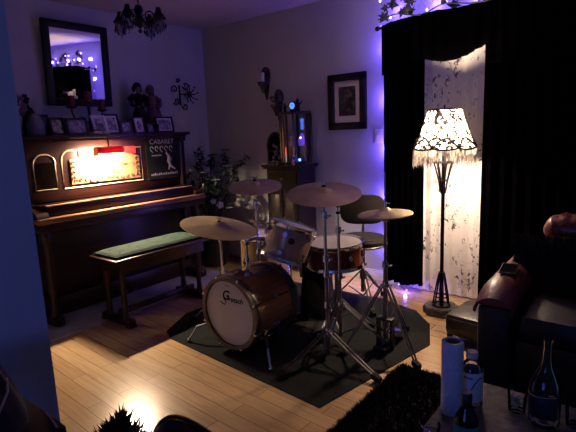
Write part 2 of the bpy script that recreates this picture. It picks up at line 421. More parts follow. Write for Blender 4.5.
# music desk: stepped fretwork board
m = MB()
poly = [(-1.775, .985), (-1.16, .985), (-1.16, 1.17), (-1.235, 1.19), (-1.30, 1.205), (-1.30, 1.235), (-1.60, 1.235), (-1.60, 1.205), (-1.67, 1.19), (-1.775, 1.175)]
m.prism([pl((.353, y, z)) for y, z in poly], (0, 0, 0), (.010, 0, 0))
desk = obj('music_desk', m, M['fret'], piano)
m = MB(); prng(m, (.353, -1.30, 1.195), (.361, -1.185, 1.255)); obj('felt_backing', m, M['red_felt'], piano)
m = MB(); prng(m, (.353, -1.70, 1.19), (.360, -1.60, 1.24)); obj('felt_backing', m, M['red_felt'], piano)
m = MB(); rr = random.Random(3)
for k in range(13):
    y = -1.745+k*.046
    pts = [pl((.366, y+.020*math.cos(t*.75+k)*(1-t/10), 1.008+.012*math.sin(t*.75+k)*(1-t/10)+.004*math.sin(k*1.3))) for t in range(8)]
    m.tube(pts, [.0055-.0005*t for t in range(8)], 5)
for sy in (-1.755, -1.18):
    for z in (1.03, 1.07, 1.11, 1.15):
        m.tube([pl((.366, sy+.014*math.cos(t), z+.014*math.sin(t))) for t in [i*.7 for i in range(7)]], .0045, 5)
for k in range(16):
    y, z = rr.uniform(-1.72, -1.22), rr.uniform(1.05, 1.16)
    m.tube([pl((.3655, y+.016*math.cos(t+k), z+.012*math.sin(t+k))) for t in [i*.8 for i in range(5)]], .003, 5)
obj('scrollwork', m, M['fret_dark'], piano)
# shelf, fallboard (closed key cover), key bed, key slip
m = MB(); prng(m, (.31, -2.14, .845), (.43, -.72, .872), .005); obj('shelf', m, M['mahogany'], piano)
m = MB(); prng(m, (.33, -2.095, .79), (.575, -.765, .872), .012); obj('fallboard', m, M['mahogany'], piano)
for y in (-2.18, -.77):
    m = MB()
    m.prism([pl(p) for p in ((.33, y, .74), (.60, y, .74), (.62, y, .76), (.62, y, .80), (.60, y, .83), (.57, y, .840), (.33, y, .86))], (0, 0, 0), (0, .085, 0)); obj('cheek', m, M['mahogany'], piano)
m = MB(); prng(m, (.33, -2.19, .70), (.64, -.68, .755), .006); obj('key_bed', m, M['mahogany'], piano)
m = MB(); prng(m, (.58, -2.19, .7555), (.655, -.68, .795), .013); plabel(obj('key_slip', m, wood('pale_key_slip', (.15, .062, .028), (.27, .125, .058), .3, 1, .3), piano), 'light brown front edge')  # key slip wood paler than the mahogany around it
m = MB(); m.tube([pl((.571, -2.09, .8735)), pl((.571, -.77, .8735))], .006, 6); obj('hinge', m, M['gilt'], piano)
# below the keys
m = MB(); prng(m, (.32, -2.14, .16), (.35, -.72, .70), .003); obj('lower_panel', m, M['mahogany'], piano)
m = MB(); prng(m, (.05, -2.16, 0), (.40, -.70, .15), .006); obj('plinth', m, M['mahogany'], piano)
for y in (-2.12, -.76):
    m = MB()
    m.lathe([(0, .075), (.036, .075), (.038, .10), (.026, .13), (.030, .3), (.034, .45), (.026, .58), (.040, .62), (.042, .66), (.03, .70), (0, .70)], pl((.575, y, 0)), 16)
    m.box(pl((.49, y, .045)), (.29, .075, .06), bev=.01)
    obj('leg', m, M['mahogany_v'], piano)
for y in (-1.50, -1.40):
    m = MB(); m.tube([pl((.37, y, .09)), pl((.44, y, .085)), pl((.50, y, .065))], [.014, .016, .022], 8); obj('pedal', m, M['brass'], piano)

# poster leaning on the right panel
po = thing('poster', 'black theatre poster headed CABARET, leaning on the right of the piano front', 'poster', (.362, -.905, .955))
m = MB(); m.box((.004, 0, .18), (.006, .36, .36)); obj('board', m, M['ink'], po)
pale = pm('poster_print', (.22, .19, .22), .6, var=.1)
text_obj('lettering', 'CABARET', .062, pale, po, (.0078, -.005, .325), (PI/2, 0, PI/2))
m = MB()
for k in range(5):
    y = -.12+k*.052
    m.tube([(.0085, y+.016*math.cos(t), .265+.02*math.sin(t)) for t in [i*.6 for i in range(8)]], .0035, 5)
    m.tube([(.0085, y-.01, .25), (.0085, y+.008, .232+.008*(k % 2))], .003, 5)
m.box((.0085, -.075, .205), (.002, .10, .012))
m.tube([(.0085, .03, .23), (.0085, .06, .19), (.0085, .05, .15), (.0085, .075, .10), (.0085, .12, .075)], [.006, .016, .018, .012, .006], 6)
m.tube([(.0085, .07, .22), (.0085, .085, .17), (.0085, .06, .12), (.0085, .05, .07)], [.005, .01, .009, .004], 6)
obj('artwork', m, pale, po)
m = MB()
for k in range(15): m.box((.0082, -.14+k*.02, .035+.002*(k % 3)), (.0016, .012, .014+.004*(k*7 % 3)))
obj('small_print', m, pale, po)

# piano lamp on the lid, reaching out over the music desk
lp = thing('piano_lamp', 'lit piano lamp on the piano lid with a red shade over the fretwork', 'lamp', (.30, -1.525, 1.362))
m = MB(); m.lathe([(0, 0), (.055, 0), (.055, .008), (.03, .016), (.012, .022), (0, .022)], (0, 0, 0), 24); obj('base', m, M['brass'], lp)
m = MB(); m.tube([(0, 0, .015), (.02, 0, .035), (.13, 0, .03), (.20, 0, -.02), (.214, 0, -.10)], .006, 8); obj('arm', m, M['brass'], lp)
m = MB()
LX, LZ = .212, -.135
n = 14
def shf(u, v):
    a = -.15*PI+u*PI*1.02
    return (LX+.036*math.cos(a), -.115+.23*v, LZ+.034*math.sin(a))
m.sheet(shf, n, 8)
obj('lamp_shade', m, M['red_shade'], lp, solid=.003)
for y in (-.115, .115):
    m = MB(); m.prism([(LX+.036*math.cos(-.15*PI+i/12*PI*1.02), y-.0015, LZ+.034*math.sin(-.15*PI+i/12*PI*1.02)) for i in range(13)]+[(LX-.036, y-.0015, LZ-.034), (LX+.034, y-.0015, LZ-.034)], (0, 0, 0), (0, .003, 0)); obj('end_cap', m, M['brass'], lp)
m = MB(); m.tube([(LX, -.095, LZ+.004), (LX, .095, LZ+.004)], .013, 10); obj('bulb', m, M['piano_bulb'], lp)

# bench with cushion
bx0, bx1, by0, by1 = .74, 1.075, -1.905, -1.065
B0 = (.9075, -1.485, 0)
bench = thing('piano_bench', 'long mahogany piano bench on trestle legs in front of the piano', 'bench', B0)
m = MB(); m.box((0, 0, .487), (.345, .86, .026), bev=.006); obj('seat', m, M['mahogany'], bench)
m = MB(); m.box((.135, 0, .435), (.022, .76, .08)); m.box((-.135, 0, .435), (.022, .76, .08)); m.box((0, .37, .435), (.27, .022, .08)); m.box((0, -.37, .435), (.27, .022, .08)); obj('apron', m, M['mahogany'], bench)
for y in (-.345, .345):
    for x in (-.10, .10):
        m = MB(); m.lathe([(0, .05), (.026, .05), (.020, .12), (.018, .22), (.024, .32), (.028, .40), (.028, .475), (0, .475)], (x, y, 0), 10); obj('leg', m, M['mahogany_v'], bench)
    m = MB(); m.box((0, y, .032), (.36, .06, .05), bev=.012); m.box((-.155, y, .01), (.05, .06, .02)); m.box((.155, y, .01), (.05, .06, .02)); obj('foot', m, M['mahogany'], bench)
m = MB(); m.box((0.02, 0, .085), (.03, .70, .045), bev=.006); obj('stretcher', m, M['mahogany'], bench)
m = MB()
def cus(u, v):
    x = (u-.5)*2; y = (v-.5)*2
    e = (1-abs(x)**6)*(1-abs(y)**10)
    t = .012*sum(-math.exp(-(((x-a)*.145)**2+((y-b)*.40)**2)/.0012) for a in (-.45, .45) for b in (-.8, -.4, 0, .4, .8))
    return (x*.145, y*.40, .012+(.026+t)*max(0, e)**.5)
m.sheet(cus, 22, 60)
m.box((0, 0, .009), (.285, .79, .018), bev=.006)
cu = thing('bench_cushion', 'long tufted green cushion lying on the piano bench', 'cushion', (.9075, -1.485, .5))
obj('pad', m, M['green_cush'], cu)
m = MB(); m.tube([(-.145, -.40, .013), (.145, -.40, .013), (.145, .40, .013), (-.145, .40, .013)], .006, 6, closed=True); obj('piping', m, M['ink'], cu)
for a in (-.45, .45):
    for b in (-.8, -.4, 0, .4, .8):
        m = MB(); m.sph((a*.145, b*.40, .027), .007, (1, 1, .5), 8, 5); obj('button', m, M['ink'], cu)
tag(obj('floor_runner', MB().box((0, 0, .003), (.62, 1.75, .006)), M['runner'], loc=(.50, -1.40, 0.0)), 'pale grey runner rug under the piano and behind the bench', 'rug')

# ------------------------------------------------------------------ things along the piano lid
ZL = 1.362
def photo_frame(name, label, x, y, w, h, fm, pmat, border=.018, mat_w=0.0, lean=.22, yaw=0.0, oval=False, cat='picture frame', grp='framed photos on the piano'):
    """faces +x, leans back"""
    t = thing(name, label, cat, (x, y, ZL), (0, 0, yaw), grp)
    R = Matrix.Rotation(-lean, 4, 'Y')
    def fin(mb):
        for v in mb.bm.verts: v.co = R @ v.co
        return mb
    m = MB(); d = .014
    m.box((0, 0, border/2), (d, w, border)); m.box((0, 0, h-border/2), (d, w, border))
    m.box((0, -w/2+border/2, h/2), (d, border, h-2*border)); m.box((0, w/2-border/2, h/2), (d, border, h-2*border))
    obj('frame', fin(m), fm, t)
    iw, ih = w-2*border, h-2*border
    m = MB(); m.box((-.003, 0, h/2), (.004, iw, ih)); obj('mount', fin(m), M['matboard'] if mat_w else M['frame_black'], t)
    m = MB()
    if oval: m.prism([(0, (iw/2-mat_w)*math.cos(a), h/2+(ih/2-mat_w)*math.sin(a)) for a in [i*PI/14 for i in range(28)]], (0, 0, 0), (.0015, 0, 0))
    else: m.box((.0005, 0, h/2), (.002, iw-2*mat_w, ih-2*mat_w))
    obj('photo', fin(m), pmat, t)
    m = MB(); m.box((-.05-lean*h*.5*0, 0, h*.33), (.004, w*.3, h*.66), rot=(0, .35-0, 0)); obj('easel_back', m, fm, t)
    return t
FB, FS, FW = M['frame_black'], M['frame_silver'], M['frame_wood']
photo_frame('picture_frame', 'black frame with a dark portrait, furthest left of the row on the piano', .20, -1.865, .12, .165, FB, M['photo_b'])
photo_frame('picture_frame', 'second black frame from the left on the piano, half behind its neighbour', .25, -1.775, .115, .14, FB, M['photo_a'])
photo_frame('picture_frame', 'wide black landscape frame with a grey photo, left of the pale frames', .27, -1.625, .185, .135, FB, M['photo_a'], yaw=.05)
photo_frame('picture_frame', 'pale silver frame leaning sideways beneath the mirror candles, left one of the pale pair', .30, -1.44, .125, .165, FS, M['photo_c'], .016, .012, lean=.38)
photo_frame('picture_frame', 'black frame with a white mount, right of the leaning silver frame', .27, -1.315, .135, .17, FB, M['photo_c'], .012, .018, lean=.25)
photo_frame('picture_frame', 'small brown wooden frame with a pale print, fourth from the right end', .27, -1.185, .115, .11, FW, M['photo_c'], .018)
photo_frame('picture_frame', 'silver-edged frame with a white oval print, below the black-dressed doll', .26, -1.045, .105, .145, FW, M['photo_c'], .010, .020, oval=True)
photo_frame('picture_frame', 'tiny wooden frame between the oval print and the candle jar', .28, -.945, .08, .085, FW, M['photo_c'], .014)
photo_frame('picture_frame', 'wide black frame with a pale group photo at the right end of the piano', .24, -.755, .20, .15, FB, M['photo_c'], .016, .012, lean=.16)
t = thing('candle_jar', 'small dark candle jar left of the wide frame at the piano end', 'candle', (.27, -.885, ZL))
m = MB(); m.lathe([(0, 0), (.026, 0), (.028, .01), (.028, .075), (.024, .08), (.024, .012), (0, .012)], (0, 0, 0), 18); obj('jar', m, M['frame_black'], t)
m = MB(); m.lathe([(0, .013), (.022, .013), (.022, .05), (0, .05)], (0, 0, 0), 14); obj('wax', m, M['candle_white'], t)
# left end: crock, dark figurine, pale orchid
t = thing('ceramic_crock', 'pale grey ceramic crock at the left end of the piano', 'jar', (.30, -1.965, ZL))
m = MB(); m.lathe([(0, 0), (.052, 0), (.060, .015), (.062, .09), (.050, .115), (.040, .122), (.040, .135), (.034, .135), (.034, .02), (0, .02)], (0, 0, 0), 24); obj('body', m, M['ceramic'], t)
m = MB(); m.lathe([(0, .135), (.042, .135), (.040, .145), (.012, .152), (.012, .162), (0, .166)], (0, 0, 0), 20); obj('lid', m, M['ceramic'], t)
t = thing('figurine', 'dark robed figurine standing behind the grey crock', 'figurine', (.16, -1.955, ZL))
m = MB(); m.lathe([(0, 0), (.055, 0), (.055, .02), (.035, .03), (.045, .06), (.030, .15), (.034, .2), (.018, .235), (0, .24)], (0, 0, 0), 16)
m.sph((0, 0, .265), .028, (1, 1, 1.15)); m.tube([(0, -.03, .205), (.035, -.045, .15), (.05, -.01, .13)], [.014, .012, .009], 8); m.tube([(0, .03, .205), (.035, .045, .15), (.05, .01, .13)], [.014, .012, .009], 8)
obj('body', m, M['doll_black'], t)
m = MB(); m.lathe([(.03, .275), (.034, .283), (.02, .288), (.016, .31), (0, .312)], (0, 0, 0), 14); obj('hat', m, M['ink'], t)
t = thing('orchid_spray', 'pale artificial orchid in a dark vase at the far left of the piano', 'flowers', (.22, -2.07, ZL))
m = MB(); m.lathe([(0, 0), (.03, 0), (.04, .04), (.025, .09), (.03, .11), (.022, .11), (.018, .09), (0, .05)], (0, 0, 0), 16); obj('vase', m, M['pot'], t)
m = MB(); m.tube([(0, 0, .06), (0, .01, .16), (.02, .03, .25), (.04, .04, .29)], .003, 6); obj('stem', m, M['leaf'], t)
m = MB(); rr = random.Random(5)
for k in range(6):
    c = Vector((.02+rr.uniform(-.02, .03), .03+rr.uniform(-.04, .03), .17+k*.024))
    for j in range(5):
        a = j*2*PI/5+k; m.sph(c+Vector((.004, .014*math.cos(a), .014*math.sin(a))), .012, (.3, 1, 1), 8, 5)
obj('blossom', m, M['grey_petal'], t)
# two dolls
def doll(label, x, y, h, dress, hair, skin, yaw, veil=False):
    t = thing('doll', label, 'doll', (x, y, ZL), (0, 0, yaw), None); s = h/.36
    m = MB(); m.lathe([(0, 0), (.075*s, 0), (.07*s, .05*s), (.055*s, .12*s), (.03*s, .19*s), (.022*s, .205*s), (.034*s, .235*s), (.038*s, .27*s), (.02*s, .285*s), (0, .285*s)], (0, 0, 0), 18)
    obj('dress', m, dress, t)
    m = MB()
    for sg in (-1, 1):
        m.tube([(0, sg*.034*s, .27*s), (.01*s, sg*.065*s, .245*s), (.02*s, sg*.06*s, .205*s), (.045*s, sg*.03*s, .19*s)], [.020*s, .022*s, .016*s, .010*s], 8)
    obj('sleeve', m, dress, t)
    m = MB(); m.cyl((0, 0, .28*s), (0, 0, .305*s), .010*s); m.sph((0, 0, .325*s), .026*s, (1, .92, 1.15)); m.sph((.026*s, 0, .322*s), .005*s)
    for sg in (-1, 1): m.sph((.05*s, sg*.022*s, .188*s), .009*s)
    obj('body', m, skin, t)
    m = MB(); m.sph((-.006*s, 0, .333*s), .031*s, (1, 1, 1.05)); m.sph((-.012*s, .024*s, .318*s), .018*s, (.9, .7, 1.4)); m.sph((-.012*s, -.024*s, .318*s), .018*s, (.9, .7, 1.4))
    if veil: m.tube([(-.02*s, .0, .34*s), (-.05*s, .05*s, .25*s), (-.05*s, .10*s, .10*s), (-.04*s, .13*s, .01*s)], [.02*s, .025*s, .02*s, .01*s], 8)
    obj('hair', m, hair, t)
    return t
doll('black-haired doll in a full black dress, behind the frames on the piano', .14, -.955, .45, M['doll_black'], M['doll_black'], M['doll_skin'], -.2)
doll('faded pink doll with a trailing veil, right of the black-dressed doll', .12, -.80, .44, M['doll_pink'], M['doll_pink'], M['doll_pink'], -.1, True)
# candelabrum with three dark red candles, in front of the mirror
cd = thing('candelabrum', 'black scrolled iron candelabrum on the piano below the mirror', 'candle holder', (.22, -1.49, ZL))
m = MB(); m.lathe([(0, 0), (.06, 0), (.055, .012), (.015, .025), (.010, .05), (.016, .09), (.009, .13), (.012, .23), (0, .235)], (0, 0, 0), 18); obj('stem', m, M['black_metal'], cd)
CP = [(-.145, .215), (0.0, .255), (.115, .195)]
for k, (y, z) in enumerate(CP):
    m = MB()
    if k != 1:
        sg = -1 if k == 0 else 1
        m.tube([(0, 0, .11), (0, y*.45, .085), (0, y*.85, .12), (0, y, .175), (0, y, z)], .006, 8)
        m.tube([(0, y*.5+.028*math.cos(a)*sg, .115+.028*math.sin(a)) for a in [i*.5-1.2 for i in range(10)]], .004, 6)
    obj('arm', m, M['black_metal'], cd) if k != 1 else m.bm.free()
    m = MB(); m.lathe([(0, z-.012), (.03, z-.004), (.042, z+.004), (.042, z+.008), (.03, z), (0, z)], (0, y, 0), 16); obj('drip_pan', m, M['black_metal'], cd)
for (y, z), lab in zip(CP, ('left', 'middle', 'right')):
    t = thing('candle', 'dark red pillar candle, %s one of three on the candelabrum' % lab, 'candle', (.22, -1.49+y, ZL+z+.0005), group='red candles on the candelabrum')
    m = MB(); m.lathe([(0, 0), (.028, 0), (.028, .085), (.024, .09), (.010, .083), (0, .083)], (0, 0, 0), 18); obj('wax', m, M['candle_red'], t)
    m = MB(); m.cyl((0, 0, .083), (0, 0, .098), .0015, seg=6); obj('wick', m, M['ink'], t)

# mirror hanging above, leaning forward
MT = math.radians(2.4)
mi = thing('wall_mirror', 'large rectangular mirror in a black frame hung above the piano', 'mirror', (.028, -1.44, 1.605), (0, MT, 0))
m = MB(); w, h, b, d = .565, .665, .06, .035
m.box((0, 0, b/2), (d, w, b), bev=.008); m.box((0, 0, h-b/2), (d, w, b), bev=.008); m.box((0, -w/2+b/2, h/2), (d, b, h), bev=.008); m.box((0, w/2-b/2, h/2), (d, b, h), bev=.008)
obj('frame', m, M['frame_black'], mi)
m = MB(); m.box((0, 0, h/2), (.006, w-2*b+.02, h-2*b+.02)); obj('glass', m, M['mirror'], mi)

# scrolled iron wall ornament
sc = thing('wall_ornament', 'black scrolled iron sconce on the wall right of the dolls', 'sconce', (.012, -.365, 1.735))
m = MB(); m.box((0, .0, 0), (.012, .016, .20), bev=.003); obj('back_bar', m, M['black_metal'], sc)
def spiral(cy, cz, r, turns, a0, sg, x=.012, n=22): return [(x, cy+sg*r*(1-i/n*.75)*math.cos(a0+turns*2*PI*i/n), cz+r*(1-i/n*.75)*math.sin(a0+turns*2*PI*i/n)) for i in range(n+1)]
for cy, cz, r, a0, sg in ((.075, .10, .045, 3.4, 1), (-.07, .055, .042, -.6, -1), (-.06, -.06, .038, 3.6, 1), (.05, -.11, .038, 3.0, 1), (-.02, .14, .025, 0, 1)):
    m = MB(); m.tube(spiral(cy, cz, r, 1.1, a0, sg), .0065, 6); obj('scroll', m, M['black_metal'], sc)
m = MB()
for k in range(8):
    a = k*PI/4
    m.tube([(.03, .10+.02*math.cos(a), .01+.02*math.sin(a)), (.045, .10+.06*math.cos(a), .01+.06*math.sin(a)), (.06, .10+.085*math.cos(a+.2), .01+.085*math.sin(a+.2))], [.008, .006, .003], 6)
    m.sph((.06, .10+.088*math.cos(a+.2), .01+.088*math.sin(a+.2)), .009, u=8, v=5)
m.sph((.03, .10, .01), .026); m.tube([(.006, 0, .01), (.02, .05, .01), (.03, .10, .01)], .007, 6)
obj('flower_rosette', m, M['black_metal'], sc)

# chandelier
ch = thing('chandelier', 'small black iron chandelier with glass shades and crystal drops on the ceiling', 'chandelier', (1.235, -1.66, H))
m = MB(); m.lathe([(0, 0), (.06, 0), (.055, -.02), (.02, -.035), (0, -.035)], (0, 0, 0), 20); obj('canopy', m, M['black_metal'], ch)
m = MB()
for k in range(9):
    z = -.04-.030*k; m.tube([(.008*math.cos(a)*(k % 2), .008*math.cos(a)*(1-k % 2), z-.016+.018*math.sin(a)) for a in [i*PI/4 for i in range(8)]], .0025, 5, closed=True)
obj('chain', m, M['black_metal'], ch)
m = MB(); m.lathe([(0, -.27), (.02, -.275), (.03, -.30), (.018, -.33), (.035, -.36), (.02, -.40), (0, -.42)], (0, 0, 0), 16); m.sph((0, 0, -.43), .014); obj('hub', m, M['black_metal'], ch)
clear = M['glass']
for k in range(4):
    a = math.radians(25+k*90); ca, sa = math.cos(a), math.sin(a)
    def q(r, z): return (r*ca, r*sa, z)
    m = MB(); m.tube([q(.02, -.36), q(.06, -.40), q(.11, -.39), q(.135, -.345), q(.13, -.31)], .006, 7)
    m.tube([q(.02+.05+.03*math.cos(t), -.345+.03*math.sin(t)) for t in [i*.55-1 for i in range(10)]], .0045, 6)
    arm = obj('arm', m, M['black_metal'], ch)
    m = MB(); m.lathe([(0, -.30), (.014, -.30), (.02, -.325), (.048, -.365), (.045, -.367), (.012, -.335), (0, -.335)], q(.135, 0), 16); obj('cap', m, M['black_metal'], arm)
    m = MB(); m.lathe([(.030, -.355), (.034, -.38), (.032, -.42), (.027, -.44)], q(.135, 0), 16); obj('glass_shade', m, M['frost'], arm)
    for j in range(5):
        b_ = j*2*PI/5+a; x, y = .135*ca+.045*math.cos(b_), .135*sa+.045*math.sin(b_)
        m = MB(); m.lathe([(0, -.366), (.0013, -.367), (.0013, -.395), (.007, -.41), (.003, -.425), (.0, -.432)], (x, y, 0), 6); obj('crystal_drop', m, M['black_metal'], arm)
    m = MB(); m.lathe([(0, -.43), (.010, -.445), (.006, -.46), (0, -.468)], q(.135, 0), 8); obj('crystal_drop', m, M['chrome'], arm)
# ------------------------------------------------------------------ back wall
pf = thing('framed_print', 'framed street print with a pale mount and wide black frame on the back wall', 'picture', (1.774, -.004, 1.555))
w, h, b = .375, .47, .062
m = MB()
m.box((0, -.014, h/2-b/2), (w, .028, b), bev=.005); m.box((0, -.014, -h/2+b/2), (w, .028, b), bev=.005); m.box((-w/2+b/2, -.014, 0), (b, .028, h), bev=.005); m.box((w/2-b/2, -.014, 0), (b, .028, h), bev=.005)
obj('frame', m, M['frame_black'], pf)
m = MB(); m.box((0, -.008, 0), (w-2*b+.01, .006, h-2*b+.01)); obj('mount', m, M['matboard'], pf)
m = MB(); m.box((0, -.0125, .005), (.165, .003, .245)); obj('print', m, M['art_print'], pf)
def sconce(label, x, z):
    t = thing('wall_sconce', label, 'sconce', (x, -.004, z), group='carved wall sconces')
    m = MB(); m.prism([(.052*math.cos(a), 0, .10+.075*math.sin(a)) for a in [i*PI/14 for i in range(28)]], (0, 0, 0), (0, -.018, 0))
    m.prism([(-.04, 0, .05), (.04, 0, .05), (.03, 0, -.02), (.012, 0, -.10), (0, 0, -.135), (-.012, 0, -.10), (-.03, 0, -.02)], (0, 0, 0), (0, -.02, 0)); obj('back_plate', m, M['dark_wood'], t)
    m = MB(); m.prism([(.034*math.cos(a), -.018, .105+.055*math.sin(a)) for a in [i*PI/14 for i in range(28)]], (0, 0, 0), (0, -.003, 0)); obj('mirror_oval', m, M['photo_b'], t)
    m = MB(); m.lathe([(0, -.075), (.012, -.07), (.018, -.04), (.028, -.02), (.055, .025), (.055, .032), (.02, .03), (0, .028)], (0, -.06, 0), 18); m.tube([(0, -.01, -.06), (0, -.04, -.05), (0, -.06, -.03)], .012, 8); obj('bracket_cup', m, M['dark_wood'], t)
    return t
def candle_in(label, x, z):
    t = thing('candle', label, 'candle', (x, -.064, z+.0305)); m = MB(); m.lathe([(0, 0), (.019, 0), (.019, .085), (.012, .088), (0, .082)], (0, 0, 0), 14); obj('wax', m, M['candle_white'], t)
    m = MB(); m.cyl((0, 0, .082), (0, 0, .095), .0014, seg=6); obj('wick', m, M['ink'], t)
sconce('carved dark wood sconce with oval mirror, upper left of the pair on the back wall', .875, 1.77)
candle_in('ivory candle in the upper wall sconce', .875, 1.77)
s2 = sconce('carved dark wood sconce just above the glass display case, lower right of the pair', 1.025, 1.55)
t = thing('dried_flowers', 'small dark dried flower bunch in the lower wall sconce', 'flowers', (1.025, -.064, 1.5805)); m = MB(); rr = random.Random(2)
for k in range(10):
    a = rr.uniform(0, 6.28); r = rr.uniform(.02, .07); e = (min(r*math.cos(a), .08), -abs(r*math.sin(a))*.4, rr.uniform(.03, .09)); m.tube([(0, 0, 0), tuple(v*.6 for v in e), e], .002, 5); m.sph(e, .012, u=8, v=5)
obj('stalks', m, M['grey_petal'], t)
sw = thing('light_switch', 'cream light switch on the back wall beside the black curtain', 'switch', (2.066, -.001, 1.257))
m = MB(); m.box((0, -.003, 0), (.072, .006, .115), bev=.002); obj('plate', m, M['plaque'], sw)
m = MB(); m.box((0, -.009, .004), (.010, .012, .024), rot=(.3, 0, 0)); obj('toggle', m, M['plaque'], sw)

# chest of drawers / cabinet
cb = thing('drawer_cabinet', 'tall narrow dark wooden cabinet with a top drawer against the back wall', 'cabinet', (1.235, -.165, 0))
m = MB(); m.rng((-.18, -.11, .12), (.19, .14, .995)); obj('body', m, M['cab_wood'], cb)
m = MB(); m.box((0.005, 0.002, 1.02), (.44, .31, .022), bev=.006); m.box((.005, .004, 1.002), (.41, .29, .018), bev=.005); obj('top', m, M['cab_wood'], cb)
m = MB(); m.box((.005, -.113, .905), (.32, .018, .125), bev=.004); dr = obj('drawer', m, M['cab_wood'], cb)
m = MB(); m.sph((.005, -.13, .905), .012); obj('knob', m, M['brass'], dr)
for sx in (-1, 1):
    m = MB(); m.box((.005+sx*.083, -.113, .50), (.155, .016, .62), bev=.004); dd = obj('door', m, M['cab_wood'], cb)
    m = MB(); m.box((.005+sx*.083, -.122, .50), (.10, .006, .52), bev=.002); obj('door_panel', m, M['dark_wood'], dd)
    m = MB(); m.sph((.005+sx*.02, -.128, .55), .010); obj('knob', m, M['brass'], dd)
for sx in (-.16, .165):
    for sy in (-.09, .115):
        m = MB(); m.lathe([(0, 0), (.014, 0), (.022, .06), (.026, .125), (0, .125)], (sx, sy, 0), 10); obj('leg', m, M['cab_wood'], cb)
TZ = 1.0312
# arched frame
t = thing('arched_frame', 'dark cathedral-arched frame with small figures, left on the cabinet top', 'ornament', (1.08, -.16, TZ), (0, 0, .1))
def archp(w, h, y, n=14): return [(-w/2, y, 0), (-w/2, y, h-w*.75)] + [(-w/2*math.cos(i*PI/n), y, h-w*.75+w*.75*math.sin(i*PI/n)) for i in range(1, n)] + [(w/2, y, h-w*.75), (w/2, y, 0)]
m = MB(); m.tube([(x, 0, z+.012) for x, y, z in archp(.17, .27, 0)], .016, 8, closed=True); obj('frame', m, M['dark_wood'], t)
m = MB(); m.prism([(x, 0.004, z+.012) for x, y, z in archp(.16, .262, 0)], (0, 0, 0), (0, .008, 0)); obj('backing', m, M['sunk'], t)
m = MB()
for k, (x, z, r) in enumerate(((-.02, .17, .016), (.01, .15, .018), (0, .10, .024), (-.03, .06, .016), (.035, .06, .018))): m.sph((x, 0, z), r, (1, .5, 1.2), 8, 6)
m.tube([(-.06, 0, .12), (.06, 0, .12)], .003, 5)
obj('relief', m, M['ceramic'], t)
# two-tone glass display case (octagonal lantern)
cs = thing('display_case', 'glass display case with dark wooden posts on the cabinet top', 'display case', (1.325, -.165, TZ))
def octa(r, ry): return [(r*math.cos(PI/8+k*PI/4), ry*math.sin(PI/8+k*PI/4)) for k in range(8)]
OC = octa(.150, .115)
m = MB(); m.prism([(x*1.04, y*1.04, 0) for x, y in OC], (0, 0, 0), (0, 0, .022)); obj('base', m, M['dark_wood'], cs)
m = MB(); m.prism([(x*1.04, y*1.04, 0) for x, y in OC], (0, 0, .445), (0, 0, .02)); obj('roof', m, M['dark_wood'], cs)
m = MB()
for x, y in OC: m.box((x, y, .234), (.016, .016, .424))
obj('post_frame', m, M['dark_wood'], cs)
m = MB()
for (x, y), (x2, y2) in zip(OC, OC[1:]+OC[:1]):
    v = [Vector((x, y, .024)), Vector((x2, y2, .024)), Vector((x2, y2, .444)), Vector((x, y, .444))]; m.bm.faces.new([m.bm.verts.new(p) for p in v])
obj('glass_pane', m, M['glass'], cs)
for z in (.16, .30):
    m = MB(); m.prism([(x*.95, y*.95, z) for x, y in OC], (0, 0, 0), (0, 0, .005)); obj('shelf', m, M['glass'], cs)
# contents
t = thing('taper_candle', 'thin white taper with a red glow inside the display case', 'candle', (1.255, -.235, TZ+.0225)); m = MB(); m.cyl((0, 0, 0), (0, 0, .08), .007, seg=10); obj('wax', m, emit('lit_taper', (1, .75, .6), .35), t)
m = MB(); m.cyl((0, 0, .08), (0, 0, .13), .006, .005, seg=10); obj('red_tip', m, M['red_led'], t)
t = tag(obj('figurine', MB().lathe([(0, 0), (.03, 0), (.028, .02), (.018, .05), (.022, .08), (.012, .10), (.016, .115), (0, .125)], (0, 0, 0), 14), M['ceramic'], loc=(1.31, -.17, TZ+.0225)), 'pale standing figurine on the floor of the display case', 'figurine')
t = tag(obj('figurine', MB().lathe([(0, 0), (.026, 0), (.028, .03), (.014, .06), (.018, .075), (0, .09)], (0, 0, 0), 14), M['candle_white'], loc=(1.28, -.18, TZ+.166)), 'ivory figurine on the middle shelf of the display case', 'figurine')
t = thing('light_ornament', 'blue-lit glass ornament in the right half of the display case', 'ornament', (1.405, -.175, TZ+.306)); m = MB(); m.lathe([(0, 0), (.016, 0), (.012, .05), (.018, .09), (0, .10)], (0, 0, 0), 12); obj('body', m, emit('dim_blue_glow', (.10, .25, 1), .55), t)
t = thing('light_ornament', 'violet-lit ornament below the blue one inside the display case', 'ornament', (1.40, -.18, TZ+.166)); m = MB(); m.lathe([(0, 0), (.03, 0), (.034, .05), (.014, .10), (0, .11)], (0, 0, 0), 12); obj('body', m, emit('dim_violet_glow', (.20, .10, .9), .35), t)
m = MB(); m.sph((0.012, -.034, .07), .008); obj('bulb', m, emit('amber_pin', (1, .6, .4), 5), t)
